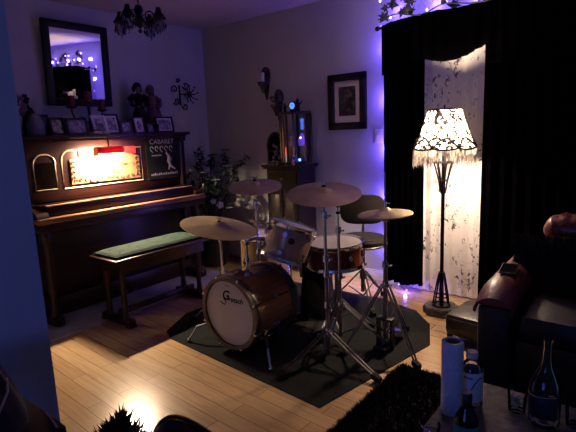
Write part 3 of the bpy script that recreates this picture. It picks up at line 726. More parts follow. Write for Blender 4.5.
# on the roof of the case
t = thing('table_clock', 'small round blue-glowing clock on top of the display case', 'clock', (1.335, -.20, TZ+.4655)); m = MB(); m.box((0, 0, .008), (.06, .03, .016), bev=.003); m.cyl((0, .018, .05), (0, -.018, .05), .042, seg=24); obj('body', m, M['frame_black'], t)
m = MB(); m.cyl((0, -.0185, .05), (0, -.0205, .05), .028, seg=24); obj('face', m, emit('clock_face', (.12, .30, 1.0), 1.2), t)
m = MB(); m.box((.004, -.021, .054), (.012, .001, .004)); m.box((0, -.021, .058), (.003, .001, .016)); obj('hands', m, M['ink'], t)
for x, y, hh, lab in ((1.215, -.17, .085, 'small dark figurine at the left on top of the display case'), (1.33, -.13, .12, 'tall dark figurine behind the blue clock')):
    t = thing('figurine', lab, 'figurine', (x, y, TZ+.4655)); m = MB(); s = hh/.1
    m.lathe([(0, 0), (.022*s, 0), (.014*s, .02*s), (.018*s, .055*s), (.008*s, .07*s), (.013*s, .085*s), (0, .10*s)], (0, 0, 0), 12); m.tube([(0, 0, .06*s), (.03*s, 0, .06*s), (.04*s, 0, .075*s)], .005*s, 6); obj('body', m, M['doll_black'], t)
# in front of the case
for x, y, r, lab in ((1.135, -.265, .020, 'small grey skull-shaped ornament in front of the arched frame'), (1.185, -.27, .018, 'second small skull-shaped ornament, left of the glass cup')):
    t = thing('skull_ornament', lab, 'ornament', (x, y, TZ)); m = MB(); m.sph((0, 0, r*1.1), r, (1, 1, 1.1)); m.box((0, -r*.4, r*.35), (r, r, r*.7), bev=.002); obj('skull', m, M['ceramic'], t)
    m = MB()
    for sx in (-1, 1): m.sph((sx*r*.38, -r*.88, r*1.1), r*.26)
    obj('eye_sockets', m, M['ink'], t)
t = thing('glass_cup', 'small clear glass cup at the front of the cabinet top', 'cup', (1.31, -.287, TZ)); m = MB(); m.lathe([(0, .003), (.018, .003), (.022, .04), (.021, .04), (.017, .001), (0, 0)], (0, 0, 0), 16); obj('bowl', m, M['glass'], t)
t = thing('light_ornament', 'tiny star-shaped blue light at the right front of the cabinet top', 'ornament', (1.43, -.262, TZ)); m = MB(); m.cyl((0, 0, 0), (0, 0, .03), .014, .008, seg=10); obj('base', m, M['frame_black'], t)
m = MB(); m.sph((0, 0, .045), .013, u=10, v=6); obj('bulb', m, M['cold_led'], t)
t = thing('glass_bauble', 'faceted pale glass bauble beside the display case, right of the cup', 'ornament', (1.385, -.297, TZ)); m = MB(); m.cyl((0, 0, 0), (0, 0, .02), .016, .012, seg=12); m.sph((0, 0, .055), .022, (.8, .8, 1.7), 8, 6); obj('body', m, M['chrome'], t)

# ------------------------------------------------------------------ artificial tree in the corner
pt = thing('potted_plant', 'dark bushy artificial plant with white blooms in a black pot, in the corner', 'plant', (.36, -.36, 0))
m = MB(); m.lathe([(0, 0), (.12, 0), (.135, .02), (.17, .40), (.185, .46), (.17, .47), (.155, .44), (0, .44)], (0, 0, 0), 24); obj('pot', m, M['pot'], pt)
rr = random.Random(11); st = MB(); lf = MB()
def leafshape(mb, c, d, L, W):
    d = Vector(d).normalized(); s = d.cross(Vector((rr.uniform(-.4, .4), rr.uniform(-.4, .4), 1)))
    if s.length < .05: s = d.cross(Vector((1, 0, 0)))
    s.normalize(); nn = s.cross(d)
    P = [c, c+d*L*.4+s*W+nn*W*.25, c+d*L, c+d*L*.4-s*W+nn*W*.25, c+d*L*.45-nn*W*.1]
    v = [mb.bm.verts.new(p) for p in P]
    mb.bm.faces.new((v[0], v[1], v[4])); mb.bm.faces.new((v[1], v[2], v[4])); mb.bm.faces.new((v[2], v[3], v[4])); mb.bm.faces.new((v[3], v[0], v[4]))
for k in range(32):
    a = rr.uniform(0, 2*PI); sp = rr.uniform(.06, .44); zt = rr.uniform(.70, 1.24)-sp*.25
    e = Vector((sp*math.cos(a), sp*math.sin(a), zt))
    e.x = max(e.x, -.20); e.y = min(e.y, .23)
    if e.y < -.13 and e.x < .40: e = Vector((.40+.08*rr.random(), max(e.y, -.34), e.z))
    b0 = Vector((.05*math.cos(a), .05*math.sin(a), .44)); mid = b0.lerp(e, .55)+Vector((0, 0, .10))
    pts = [b0, b0.lerp(mid, .5)+Vector((0, 0, .03)), mid, mid.lerp(e, .5)+Vector((0, 0, .02)), e]
    st.tube(pts, [.006, .005, .004, .003, .002], 5)
    for j in range(17):
        tt = rr.uniform(.25, 1); i = min(3, int(tt*4)); c = pts[i].lerp(pts[i+1], tt*4-i)
        dx, dy = rr.gauss(0, 1), rr.gauss(0, 1)
        if c.x < -.15: dx = abs(dx)
        if c.y > .15: dy = -abs(dy)
        if c.y < -.10 and c.x < .36: dy = abs(dy)
        leafshape(lf, c, (dx, dy, rr.gauss(.1, .6)), rr.uniform(.05, .10), rr.uniform(.013, .025))
    if k % 3 == 0:
        gf = MB()
        for j in range(6):
            a2 = j*PI/3; gf.sph(e+Vector((.022*math.cos(a2), .022*math.sin(a2), .005)), .018, (1, 1, .5), 8, 5)
        obj('bloom', gf, M['grey_petal'], pt)
def bloom(mb, c, r, nrm):
    nrm = Vector(nrm).normalized(); u = nrm.cross(Vector((0, 0, 1))).normalized(); w = u.cross(nrm)
    for j in range(5):
        a = j*2*PI/5; mb.sph(Vector(c)+(u*math.cos(a)+w*math.sin(a))*r*.6, r*.48, (.8, .8, .8), 8, 5)
    mb.sph(Vector(c)+nrm*r*.2, r*.3, u=8, v=5)
for c, r in (((.245, -.195, .70), .030), ((.30, -.16, .665), .038), ((.18, -.25, .86), .010), ((.05, -.28, 1.0), .010)):
    fl = MB(); bloom(fl, c, r, (.8, -.8, .3)); plabel(obj('bloom', fl, M['petal'], pt), 'white bloom')
obj('stems', st, M['leaf'], pt); obj('leaves', lf, M['leaf'], pt);

# ------------------------------------------------------------------ drum kit
MAT = [(1.20, -1.45), (1.34, -1.74), (1.46, -1.80), (2.72, -1.905), (2.90, -.97), (2.785, -.68), (2.61, -.50), (2.30, -.40), (1.25, -.42)]
def matmesh():
    mb = MB(); n = 26
    import bisect
    # fan of quads from the centre so the cloth can ripple
    cx, cy = 2.05, -1.1; out = []
    for i, p in enumerate(MAT):
        q_ = MAT[(i+1) % len(MAT)]
        for j in range(6): out.append((p[0]+(q_[0]-p[0])*j/6, p[1]+(q_[1]-p[1])*j/6))
    rings = []
    for k in range(1, 11):
        f = k/10; ring = []
        for (x, y) in out:
            X, Y = cx+(x-cx)*f, cy+(y-cy)*f
            z = .006+.0045*math.sin(X*17+Y*9)*math.sin(Y*13-X*4)*(1 if f < 1 else .3)
            ring.append(mb.bm.verts.new((X, Y, max(.003, z))))
        rings.append(ring)
    c = mb.bm.verts.new((cx, cy, .008)); N = len(out)
    for i in range(N): mb.bm.faces.new((c, rings[0][i], rings[0][(i+1) % N]))
    for a, b in zip(rings, rings[1:]):
        for i in range(N): mb.bm.faces.new((a[i], b[i], b[(i+1) % N], a[(i+1) % N]))
    low = [mb.bm.verts.new((x, y, 0.0005)) for x, y in out]
    for i in range(N): mb.bm.faces.new((rings[-1][i], low[i], low[(i+1) % N], rings[-1][(i+1) % N]))
    return mb
tag(obj('drum_mat', matmesh(), M['mat'], ang=60), 'dark grey many-sided cloth mat under the drum kit', 'mat')
FZ = .010

# bass drum, axis along y, front head towards -y
bd = thing('bass_drum', 'copper-brown bass drum with a white logo head at the front of the kit', 'drum', (1.955, -1.535, FZ))
R, L, ZC = .213, .40, .250
MY = Matrix.Translation((0, 0, ZC)) @ Matrix.Rotation(PI/2, 4, 'X')   # local z -> -y
def lathe_y(mb, prof, seg=48): return mb.lathe(prof, seg=seg, M=MY)
m = MB(); lathe_y(m, [(R-.006, -.19), (R, -.19), (R, .19), (R-.006, .19)]); obj('shell', m, M['shell'], bd)
for s, nm in ((1, 'front'), (-1, 'rear')):
    m = MB(); lathe_y(m, [(R+.001, s*.150), (R+.012, s*.150), (R+.014, s*.165), (R+.012, s*.205), (R-.012, s*.205), (R-.014, s*.19), (R+.001, s*.186)], 56); hp = obj('hoop', m, M['hoop_wood'], bd)
    m = MB(); lathe_y(m, [(R+.0125, s*.170), (R+.0150, s*.171), (R+.0150, s*.183), (R+.0125, s*.184)], 56); obj('hoop_inlay', m, M['hoop_dark'], hp)
m = MB(); lathe_y(m, [(0, .1865), (R*.5, .1865), (R-.013, .1865), (R-.006, .183)], 48); fh = plabel(obj('drum_head', m, M['head'], bd), 'white front head')
m = MB(); lathe_y(m, [(0, -.1865), (R-.013, -.1865), (R-.006, -.183)], 48); obj('drum_head', m, M['black_plastic'], bd)
# script logo on the head
text_obj('logo', 'G', .082, M['ink'], fh, (-.03, -.1878, ZC+.105), (PI/2, 0, 0), shear=.25, offset=.0018)
text_obj('logo', 'retsch', .046, M['ink'], fh, (.052, -.1878, ZC+.088), (PI/2, 0, 0), shear=.35, offset=.001)
m = MB(); m.tube([(-.075, -.188, ZC+.06), (-.04, -.188, ZC+.045), (-.025, -.188, ZC+.065), (-.045, -.188, ZC+.085)], .003, 5); obj('logo', m, M['ink'], fh)
text_obj('logo', 'U S A', .016, M['ink'], fh, (-.01, -.1878, ZC+.168), (PI/2, 0, 0))
for k in range(8):
    a = PI/8+k*PI/4; ca, sa = math.cos(a), math.sin(a)
    m = MB()
    m.sph(((R+.010)*ca, .0, ZC+(R+.010)*sa), .017, (1, 1.25, 1), 10, 7)
    lg = obj('lug', m, M['dull_chrome'], bd)
    m = MB()
    for s in (1, -1):
        m.cyl(((R+.018)*ca, 0, ZC+(R+.018)*sa), ((R+.020)*ca, -s*.195, ZC+(R+.020)*sa), .0035, seg=8)
        m.sph(((R+.016)*ca, -s*.200, ZC+(R+.016)*sa), .012, (1, .8, 1), 8, 6)
    obj('tension_rod', m, M['chrome'], lg)
for s in (-1, 1):
    m = MB(); m.tube([(s*(R+.01)*.85, -.09, ZC-.12), (s*.30, -.20, .10), (s*.345, -.235, .012)], .008, 8); m.sph((s*.345, -.235, .010), .013)
    m.box((s*(R+.012)*.86, -.09, ZC-.11), (.035, .04, .05), rot=(0, s*.5, 0), bev=.005); obj('spur', m, M['chrome'], bd)
m = MB(); m.cyl((.035, -.05, ZC+R-.004), (.035, -.05, ZC+R+.014), .030, .022, seg=18); m.cyl((.035, -.05, ZC+R+.01), (.035, -.05, ZC+R+.20), .010, seg=14)
m.cyl((.035, -.05, ZC+R+.08), (.035, -.05, ZC+R+.105), .016, seg=14); m.sph((.035, -.05, ZC+R+.20), .022)
m.tube([(.035, -.05, ZC+R+.20), (.06, 0, ZC+R+.215), (.10, .05, ZC+R+.21)], .009, 8); obj('tom_post', m, M['chrome'], bd)

def lug_ring(t, r, z0, z1, n, mat_lug=M['chrome'], rod=True, off=0.0):
    for k in range(n):
        a = off+k*2*PI/n; ca, sa = math.cos(a), math.sin(a); m = MB()
        zm = (z0+z1)/2
        m.sph(((r+.008)*ca, (r+.008)*sa, zm), .013, (1, 1, 1.7), 10, 6)
        lg = obj('lug', m, mat_lug, t)
        m = MB(); m.cyl(((r+.014)*ca, (r+.014)*sa, z0), ((r+.014)*ca, (r+.014)*sa, z1), .003, seg=6); m.cyl(((r+.014)*ca, (r+.014)*sa, z1-.002), ((r+.014)*ca, (r+.014)*sa, z1+.012), .005, seg=6); obj('tension_rod', m, M['chrome'], lg)
def rim(mb, r, z, s=1): return mb.lathe([(r+.004, z-s*.012), (r+.010, z-s*.012), (r+.012, z+s*.006), (r+.016, z+s*.012), (r+.004, z+s*.014), (r+.003, z)], seg=44)

# rack tom
tm = thing('rack_tom', 'small satin tom drum with a round badge above the bass drum', 'drum', (2.118, -1.385, .556), (math.radians(-11), math.radians(16), .2))
rt, ht = .142, .20
m = MB(); m.lathe([(rt-.005, 0), (rt, 0), (rt, ht), (rt-.005, ht)], seg=44); obj('shell', m, M['shell_tom'], tm)
m = MB(); rim(m, rt, ht, 1); obj('hoop', m, M['chrome'], tm); m = MB(); rim(m, rt, 0, -1); obj('hoop', m, M['chrome'], tm)
m = MB(); m.lathe([(0, ht+.002), (rt+.002, ht+.002)], seg=44); obj('drum_head', m, M['coated'], tm)
m = MB(); m.lathe([(0, -.002), (rt+.002, -.002)], seg=44); obj('drum_head', m, M['coated'], tm)
for k in range(6):
    a = math.radians(-20+60*k); ca, sa = math.cos(a), math.sin(a)
    for z in (.045, ht-.045):
        m = MB(); m.cyl(((rt)*ca, rt*sa, z), ((rt+.016)*ca, (rt+.016)*sa, z), .019, .015, seg=14); lg = obj('lug', m, M['dull_chrome'], tm)
        m = MB(); zz = (z, ht+.02) if z > .1 else (-.02, z); m.cyl(((rt+.012)*ca, (rt+.012)*sa, zz[0]), ((rt+.012)*ca, (rt+.012)*sa, zz[1]), .003, seg=6); obj('tension_rod', m, M['chrome'], lg)
ba = math.radians(-62)
m = MB(); m.cyl((rt*math.cos(ba), rt*math.sin(ba), .125), ((rt+.003)*math.cos(ba), (rt+.003)*math.sin(ba), .125), .020, seg=20); obj('badge', m, M['hoop_dark'], tm)
m = MB(); m.box((-rt-.012, 0, .13), (.03, .06, .07), bev=.006); m.tube([(-rt-.02, 0, .13), (-rt-.10, .03, .14), (-rt-.185, .07, .12)], .008, 8); obj('mount', m, M['chrome'], tm)

def drum(name, label, x, y, z, r, hgt, mat_shell, n, tilt=(0, 0, 0), legs=False):
    t = thing(name, label, 'drum', (x, y, z), tilt)
    m = MB(); m.lathe([(r-.005, 0), (r, 0), (r, hgt), (r-.005, hgt)], seg=44); obj('shell', m, mat_shell, t)
    m = MB(); rim(m, r, hgt, 1); obj('hoop', m, M['chrome'], t); m = MB(); rim(m, r, 0, -1); obj('hoop', m, M['chrome'], t)
    m = MB(); m.lathe([(0, hgt+.002), (r+.002, hgt+.002)], seg=44); obj('drum_head', m, M['coated'], t)
    m = MB(); m.lathe([(0, -.002), (r+.002, -.002)], seg=44); obj('drum_head', m, M['coated'], t)
    lug_ring(t, r, .01, hgt-.0, n, off=.3)
    if legs:
        for k in range(3):
            a = .5+k*2*PI/3; ca, sa = math.cos(a), math.sin(a); m = MB()
            m.tube([((r+.022)*ca, (r+.022)*sa, hgt*.6), ((r+.022)*ca, (r+.022)*sa, -z+.09), ((r+.05)*ca, (r+.05)*sa, -z+FZ+.012)], .007, 8); m.sph(((r+.05)*ca, (r+.05)*sa, -z+FZ+.012), .012)
            m.box(((r+.016)*ca, (r+.016)*sa, hgt*.55), (.03, .03, .05), rot=(0, 0, a), bev=.004); obj('leg', m, M['chrome'], t)
    return t
drum('floor_tom', 'natural maple floor tom with a white head, behind the bass drum', 1.60, -.98, .20, .178, .36, wood('golden_maple_shell', (.22, .13, .05), (.34, .21, .09), .3, 2, .5), 6, (0, 0, 0), True)
drum('snare_drum', 'red-brown snare drum with a white head in front of the throne', 2.305, -1.08, .465, .175, .135, wood('red_lacquer_shell', (.12, .022, .016), (.20, .045, .03), .2, 0, .6), 8, (math.radians(3), 0, 0))

def tripod(t, hub, zc, feet, rl=.009, brace_z=None):
    """double-braced legs from collar at height zc to feet"""
    for k, (fx, fy) in enumerate(feet):
        d = Vector((fx, fy, 0)); dn = d.normalized(); s = Vector((-dn.y, dn.x, 0))*.012
        m = MB()
        for sg in (-1, 1):
            m.tube([Vector((0, 0, zc))+s*sg+dn*.018, d*.55+Vector((0, 0, zc*.47+.01))+s*sg, d+Vector((0, 0, .022))+s*sg*.7], .0055, 7)
        m.tube([Vector((0, 0, max(.06, zc*.25))), d*.45+Vector((0, 0, zc*.52))], .005, 6)
        lg = obj('leg', m, M['dull_chrome'], t)
        m = MB(); m.box(d+Vector((0, 0, .018)), (.055, .035, .034), rot=(0, .25, math.atan2(fy, fx)), bev=.008); obj('rubber_foot', m, M['rubber'], lg)
def stand(label, x, y, ztop, zc, feet, kind='cymbal_stand', clamps=(), tilt_top=True, zb=.05):
    t = thing(kind, label, 'stand', (x, y, FZ))
    m = MB(); m.cyl((0, 0, zb), (0, 0, ztop*.52), .0125, seg=12); obj('lower_tube', m, M['dull_chrome'], t)
    m = MB(); m.cyl((0, 0, ztop*.50), (0, 0, ztop*.86), .0095, seg=12); obj('middle_tube', m, M['chrome'], t)
    m = MB(); m.cyl((0, 0, ztop*.84), (0, 0, ztop+.035), .0055, seg=10); obj('top_rod', m, M['dull_chrome'], t)
    for z in (zc, ztop*.52, ztop*.86)+tuple(clamps):
        m = MB(); m.cyl((0, 0, z-.018), (0, 0, z+.018), .019, .017, seg=14); m.tube([(.015, 0, z), (.035, -.01, z)], .004, 6); m.box((.04, -.012, z), (.008, .026, .012), bev=.003); obj('collar', m, M['chrome'], t)
    m = MB(); m.cyl((0, 0, ztop-.022), (0, 0, ztop-.008), .014, seg=12); obj('felt', m, M['black_cloth'], t)
    m = MB(); m.cyl((0, 0, ztop+.018), (0, 0, ztop+.028), .012, seg=12); obj('felt', m, M['black_cloth'], t)
    m = MB(); m.cyl((0, 0, ztop+.028), (0, 0, ztop+.042), .007, seg=8); m.box((0, 0, ztop+.042), (.036, .006, .012), bev=.003); obj('wing_nut', m, M['chrome'], t)
    tripod(t, None, zc, feet)
    return t
def cymbal(label, x, y, z, r, rot, group='bronze cymbals'):
    o = MB(); b = r*.22
    prof = [(.006, .020), (b*.5, .017), (b*.8, .010), (b, .002), (b*1.15, 0), (r*.6, -.008), (r, -.020)]
    pr = prof + [(rr_, zz-.0015) for rr_, zz in prof[::-1]]
    o.lathe(pr, seg=64, close=True)
    c = obj('cymbal', o, M['bronze'], loc=(x, y, z+FZ), rot=rot)
    return tag(c, label, 'cymbal', group)
R_ = math.radians
# ride cymbal stand in front
stand('tall chrome cymbal stand at the front of the kit, tripod spread on the mat', 2.485, -1.468, .985, .17, [(-.085, -.33), (.35, -.075), (-.24, .20)], clamps=(.60, .33), zb=.03)
cymbal('brown crash cymbal on the tall front stand, centre of the kit', 2.485, -1.468, .985, .205, (R_(10), R_(7), 0))
# upper left crash on stand behind bass drum
stand('chrome cymbal stand behind the bass drum, holding the small upper cymbal', 1.79, -1.26, .975, .20, [(-.13, -.03), (.13, .20), (-.10, .20)], clamps=(.70,))
cymbal('small bronze cymbal, highest on the left behind the tom', 1.79, -1.26, .975, .18, (R_(9), R_(7), 0))
# big ride at left
stand('chrome cymbal stand between the bench and bass drum, under the wide ride', 1.57, -1.40, .70, .22, [(-.20, -.12), (.08, .06), (-.12, .22)])
cymbal('widest bronze ride cymbal, low at the left over the bass drum', 1.57, -1.40, .70, .265, (R_(-3), R_(12), 0))
# bare stand beside the front one
stand('bare slim cymbal stand without a cymbal, between front stand and snare', 2.445, -1.265, .84, .26, [(-.18, .12), (.28, .10), (.02, -.24)])
# hi-hat
hh = thing('hi_hat_stand', 'chrome hi-hat stand with footboard at the right of the kit', 'stand', (2.70, -1.165, FZ))
m = MB(); m.cyl((0, 0, .06), (0, 0, .52), .0135, seg=12); obj('lower_tube', m, M['dull_chrome'], hh)
m = MB(); m.cyl((0, 0, .50), (0, 0, .80), .0095, seg=12); obj('upper_tube', m, M['dull_chrome'], hh)
m = MB(); m.cyl((0, 0, .78), (0, 0, 1.06), .0055, seg=8); obj('pull_rod', m, M['dull_chrome'], hh)
for z in (.40, .52, .80):
    m = MB(); m.cyl((0, 0, z-.018), (0, 0, z+.018), .020, .017, seg=14); m.tube([(.015, 0, z), (.035, -.01, z)], .004, 6); m.box((.04, -.012, z), (.008, .026, .012), bev=.003); obj('collar', m, M['chrome'], hh)
m = MB(); m.cyl((0, 0, .862), (0, 0, .90), .010, .008, seg=12); m.box((.016, 0, .885), (.03, .008, .010), bev=.002); m.cyl((0, 0, .848), (0, 0, .862), .015, seg=12); obj('clutch', m, M['chrome'], hh)
tripod(hh, None, .40, [(.25, -.13), (-.17, -.205), (.0, .29)])
m = MB(); m.box((0, -.02, .016), (.09, .12, .018), bev=.004); m.box((-.045, 0, .10), (.010, .05, .17), bev=.003); m.box((.045, 0, .10), (.010, .05, .17), bev=.003); m.box((0, 0, .185), (.10, .05, .014), bev=.003); obj('base_frame', m, M['black_metal'], hh)
m = MB(); m.box((0, .10, .075), (.075, .24, .010), rot=(-.32, 0, 0), bev=.004); obj('footboard', m, M['black_metal'], hh)
cymbal('upper of the two hi-hat cymbals on the right-hand stand', 2.70, -1.165, .842, .157, (R_(2), R_(-2), 0), 'hi-hat cymbals')
cymbal('lower of the two hi-hat cymbals, turned upside down on the right-hand stand', 2.70, -1.165, .795, .157, (R_(182), R_(-2), 0), 'hi-hat cymbals')
# snare stand
sn = thing('snare_stand', 'low chrome basket stand carrying the snare drum', 'stand', (2.305, -1.08, FZ))
m = MB(); m.cyl((0, 0, .08), (0, 0, .40), .012, seg=12); obj('tube', m, M['dull_chrome'], sn)
for k in range(3):
    a = .4+k*2*PI/3; m = MB(); m.tube([(0, 0, .39), (.12*math.cos(a), .12*math.sin(a), .42), (.172*math.cos(a), .172*math.sin(a), .425), (.198*math.cos(a), .198*math.sin(a), .455)], .007, 7); obj('basket_arm', m, M['chrome'], sn)
tripod(sn, None, .22, [(.22*math.cos(a), .22*math.sin(a)) for a in (0.6, 2.7, 4.8)])
# bass pedal
bp = thing('bass_pedal', 'black bass drum pedal on the mat behind the bass drum', 'pedal', (1.96, -1.275, FZ+.001))
m = MB(); m.box((0, .11, .012), (.09, .27, .012), bev=.003); obj('base', m, M['black_metal'], bp)
m = MB(); m.box((0, .115, .06), (.075, .24, .008), rot=(-.28, 0, 0), bev=.003); obj('footboard', m, M['dull_chrome'], bp)
m = MB(); m.box((-.045, 0, .07), (.012, .03, .12)); m.box((.045, 0, .07), (.012, .03, .12)); m.cyl((-.05, 0, .13), (.05, 0, .13), .006, seg=8); obj('upright', m, M['chrome'], bp)
m = MB(); m.tube([(0, 0, .13), (0, -.035, .24)], .004, 6); m.sph((0, -.04, .25), .022); obj('beater', m, M['dull_chrome'], bp)
# black case
bc = thing('gig_bag', 'upright black cloth gig bag standing behind the bass drum', 'bag', (2.055, -.945, FZ))
m = MB()
def bagf(u, v):
    a = 2*PI*u; z = .36*v; s = 1-.16*v; c, sn_ = math.cos(a), math.sin(a)
    sx = (abs(c)**.45)*(1 if c > 0 else -1); sy = (abs(sn_)**.45)*(1 if sn_ > 0 else -1)
    wr = .006*math.sin(a*7+z*14)
    return ((.115+wr)*s*sx, (.075+wr)*s*sy, z)
m.sheet(bagf, 48, 12, closed_u=True)
top = [v for v in m.bm.verts if abs(v.co.z-.36) < 1e-5]; bot = [v for v in m.bm.verts if abs(v.co.z) < 1e-5]
bmesh.ops.contextual_create(m.bm, geom=[e for e in m.bm.edges if all(v in top for v in e.verts)]); bmesh.ops.contextual_create(m.bm, geom=[e for e in m.bm.edges if all(v in bot for v in e.verts)])
obj('body', m, M['black_cloth'], bc)
m = MB(); m.tube([(-.06, 0, .358), (-.05, 0, .39), (.05, 0, .39), (.06, 0, .358)], .008, 7); obj('handle', m, M['black_cloth'], bc)
# throne with backrest
th = thing('drum_throne', 'dark padded drum throne with a rounded backrest behind the snare', 'stool', (2.225, -.585, FZ), .48)
m = MB(); m.lathe([(0, .455), (.16, .455), (.178, .47), (.180, .505), (.165, .525), (0, .53)], seg=36); obj('seat', m, M['throne'], th)
m = MB(); m.lathe([(.176, .462), (.184, .466), (.184, .474), (.178, .478)], seg=36); obj('seat_piping', m, M['dull_chrome'], th)
def backf(u, v):
    return 0
m = MB(); pts = []
for i in range(40):
    a = 2*PI*i/40; c, s = math.cos(a), math.sin(a)
    pts.append((.175*(abs(c)**.55)*(1 if c > 0 else -1), .115*(abs(s)**.7)*(1 if s > 0 else -1)))
rings = []
for f, dy in ((.80, -.030), (.96, -.022), (1.0, 0), (.96, .022), (.80, .030)):
    rings.append([m.bm.verts.new((x*f, .165+dy+.35*(x*f)**2*-1, .70+z*f)) for x, z in pts])
for a, b in zip(rings, rings[1:]):
    for i in range(40): m.bm.faces.new((a[i], a[(i+1) % 40], b[(i+1) % 40], b[i]))
m.bm.faces.new(rings[0]); m.bm.faces.new(rings[-1][::-1])
obj('backrest', m, M['throne'], th)
m = MB(); m.tube([(0, .10, .45), (0, .20, .455), (0, .215, .52), (0, .20, .68)], .012, 8); obj('backrest_bracket', m, M['dull_chrome'], th)
m = MB(); m.cyl((0, 0, .10), (0, 0, .455), .016, seg=12); m.cyl((0, 0, .20), (0, 0, .25), .024, seg=12); obj('post', m, M['dull_chrome'], th)
tripod(th, None, .26, [(.24*math.cos(a), .24*math.sin(a)) for a in (-1.25, .85, 2.95)])
# ------------------------------------------------------------------ curtains
def pleats(name, label, x0, x1, y, z0, z1, mt, npl, amp, group=None, ztop=None, zbot=None, seed=1, thick=.004):
    rr = random.Random(seed); ph = [rr.uniform(-.5, .5) for _ in range(npl+2)]
    nu, nv = npl*10, 14; m = MB()
    def f(u, v):
        x = x0+(x1-x0)*u; k = u*npl; i = int(k); fr = k-i
        p = 2*PI*(k)+ph[min(i, npl)]*(1-fr)+ph[min(i+1, npl+1)]*fr
        A = amp*(.55+.45*(1-v))*(1+.3*math.sin(k*1.7))
        a = z0 if zbot is None else zbot(u); b = z1 if ztop is None else ztop(u)
        return (x+.006*math.sin(p*2), y+A*math.sin(p), a+(b-a)*v)
    m.sheet(f, nu, nv)
    o = obj(name, m, mt, ang=80, solid=thick)
    return tag(o, label, 'curtain', group)
SX0, SX1 = 2.40, 2.975
pleats('sheer_curtain', 'pale lace sheer curtain behind the lit floor lamp', SX0, SX1, -.055, .015, 2.02, M['sheer'], 7, .009, thick=.0)
pleats('velvet_curtain', 'black velvet curtain left of the lace sheer', 2.175, 2.495, -.115, .055, 2.06, M['velvet'], 6, .028, seed=4, zbot=lambda u: .055+.012*math.sin(u*9))
pleats('velvet_curtain', 'wide black velvet curtain right of the lace sheer, behind the sofa', 2.93, 5.2, -.115, .03, 2.06, M['velvet'], 26, .030, seed=9)
# valance swag across the top with a scooped lower edge over the sheer
def swag(u):
    x = 2.16+u*3.06; t = (x-2.452)/(2.935-2.452)
    if 0 <= t <= 1: return 1.815-.055*math.sin(PI*min(1, t*1.0))*(1-.1*t)+.035*t**3
    return 1.72
pleats('velvet_valance', 'black velvet valance swagged across the window top above the lamp', 2.185, 5.22, -.172, 1.7, 2.10, M['velvet'], 34, .012, seed=3, zbot=swag, ztop=lambda u: 2.085+.030*min(1, u*14)+.004*math.sin(u*60))
rd = thing('curtain_rod', 'black curtain rod hidden along the top of the velvet curtains', 'curtain rod', (2.14, -.14, 2.075))
m = MB(); m.cyl((0, 0, 0), (3.1, 0, 0), .011, seg=12); obj('pole', m, M['black_metal'], rd)
m = MB(); m.sph((-.01, 0, 0), .020); obj('finial', m, M['black_metal'], rd)
for x in (.08, 1.5, 3.0):
    m = MB(); m.tube([(x, 0, 0), (x, .07, .0), (x, .138, .0)], .006, 7); m.box((x, .135, 0), (.03, .006, .06), bev=.002); obj('bracket', m, M['black_metal'], rd)
# garland of leaves with violet lights over the valance
gl = thing('leaf_garland', 'dark maple leaf garland lying along the top of the black valance', 'garland', (2.16, -.19, 2.10))
rr = random.Random(21); m = MB(); stp = []
for k in range(64):
    stp.append((k*.048, .02*math.sin(k*1.1), .028+.018*math.sin(k*.7)))
m.tube(stp, .005, 6); obj('vine', m, M['leaf'], gl)
m = MB()
def maple(mb, c, sz, n, up):
    n = Vector(n).normalized(); u = n.cross(Vector(up)).normalized(); w = u.cross(n)
    prof = [(0, -1), (.25, -.35), (.8, -.5), (.55, -.05), (1, .35), (.42, .35), (.3, .6), (0, 1.1), (-.3, .6), (-.42, .35), (-1, .35), (-.55, -.05), (-.8, -.5), (-.25, -.35)]
    cv = mb.bm.verts.new(Vector(c)+n*sz*.2)
    vs = [mb.bm.verts.new(Vector(c)+u*a*sz+w*b*sz) for a, b in prof]
    for i in range(len(vs)): mb.bm.faces.new((cv, vs[i], vs[(i+1) % len(vs)]))
for k in range(70):
    x = rr.uniform(.0, 3.0); c = (x, rr.uniform(-.05, .04), rr.uniform(.03, .19)); maple(m, c, rr.uniform(.032, .055), (rr.uniform(-.5, .7), -1, rr.uniform(-.5, .5)), (rr.uniform(-1, 1), 0, rr.uniform(-1, 1)))
obj('leaves', m, M['leaf'], gl)
ls = thing('string_lights', 'string of violet lights woven through the leaf garland', 'string lights', (2.16, -.15, 2.10))
BL = []
rr = random.Random(8); x = .03
while x < 3.0:
    BL.append((x, rr.uniform(-.08, .03), rr.uniform(.015, .15))); x += rr.uniform(.05, .12)
m = MB(); m.tube([b for b in BL], .0018, 5); obj('cable', m, M['black_plastic'], ls)
for b in BL:
    m = MB(); m.sph((b[0], b[1]-.006, b[2]+.008), .0075, (1, 1, 1.4), 10, 6); obj('bulb', m, M['led'], ls)
# led string hanging down the wall edge of the left curtain
ld = thing('string_lights', 'violet light string running down behind the left edge of the black curtain', 'string lights', (2.20, -.040, 0))
pts = [(-.07, .0, 2.115), (-.03, 0, 2.09)]+[(.0+.004*math.sin(k), 0, 2.05-k*.13) for k in range(16)]+[(.06, 0, .012), (.175, -.10, .009)]
m = MB(); m.tube(pts, .002, 5); obj('cable', m, M['black_plastic'], ld)
for k, p in enumerate(pts[2:]):
    m = MB(); m.sph((p[0]+.004, p[1]-.004, p[2]+.004), .006, (1, 1, 1.3), 8, 5); obj('bulb', m, M['led_dim'], ld)
m = MB(); m.sph((-.082, -.012, 2.10), .012, (1, 1, 1.6), 10, 6); obj('bulb', m, emit('dim_violet_bulb', (.5, .35, 1), 1.6), ld)

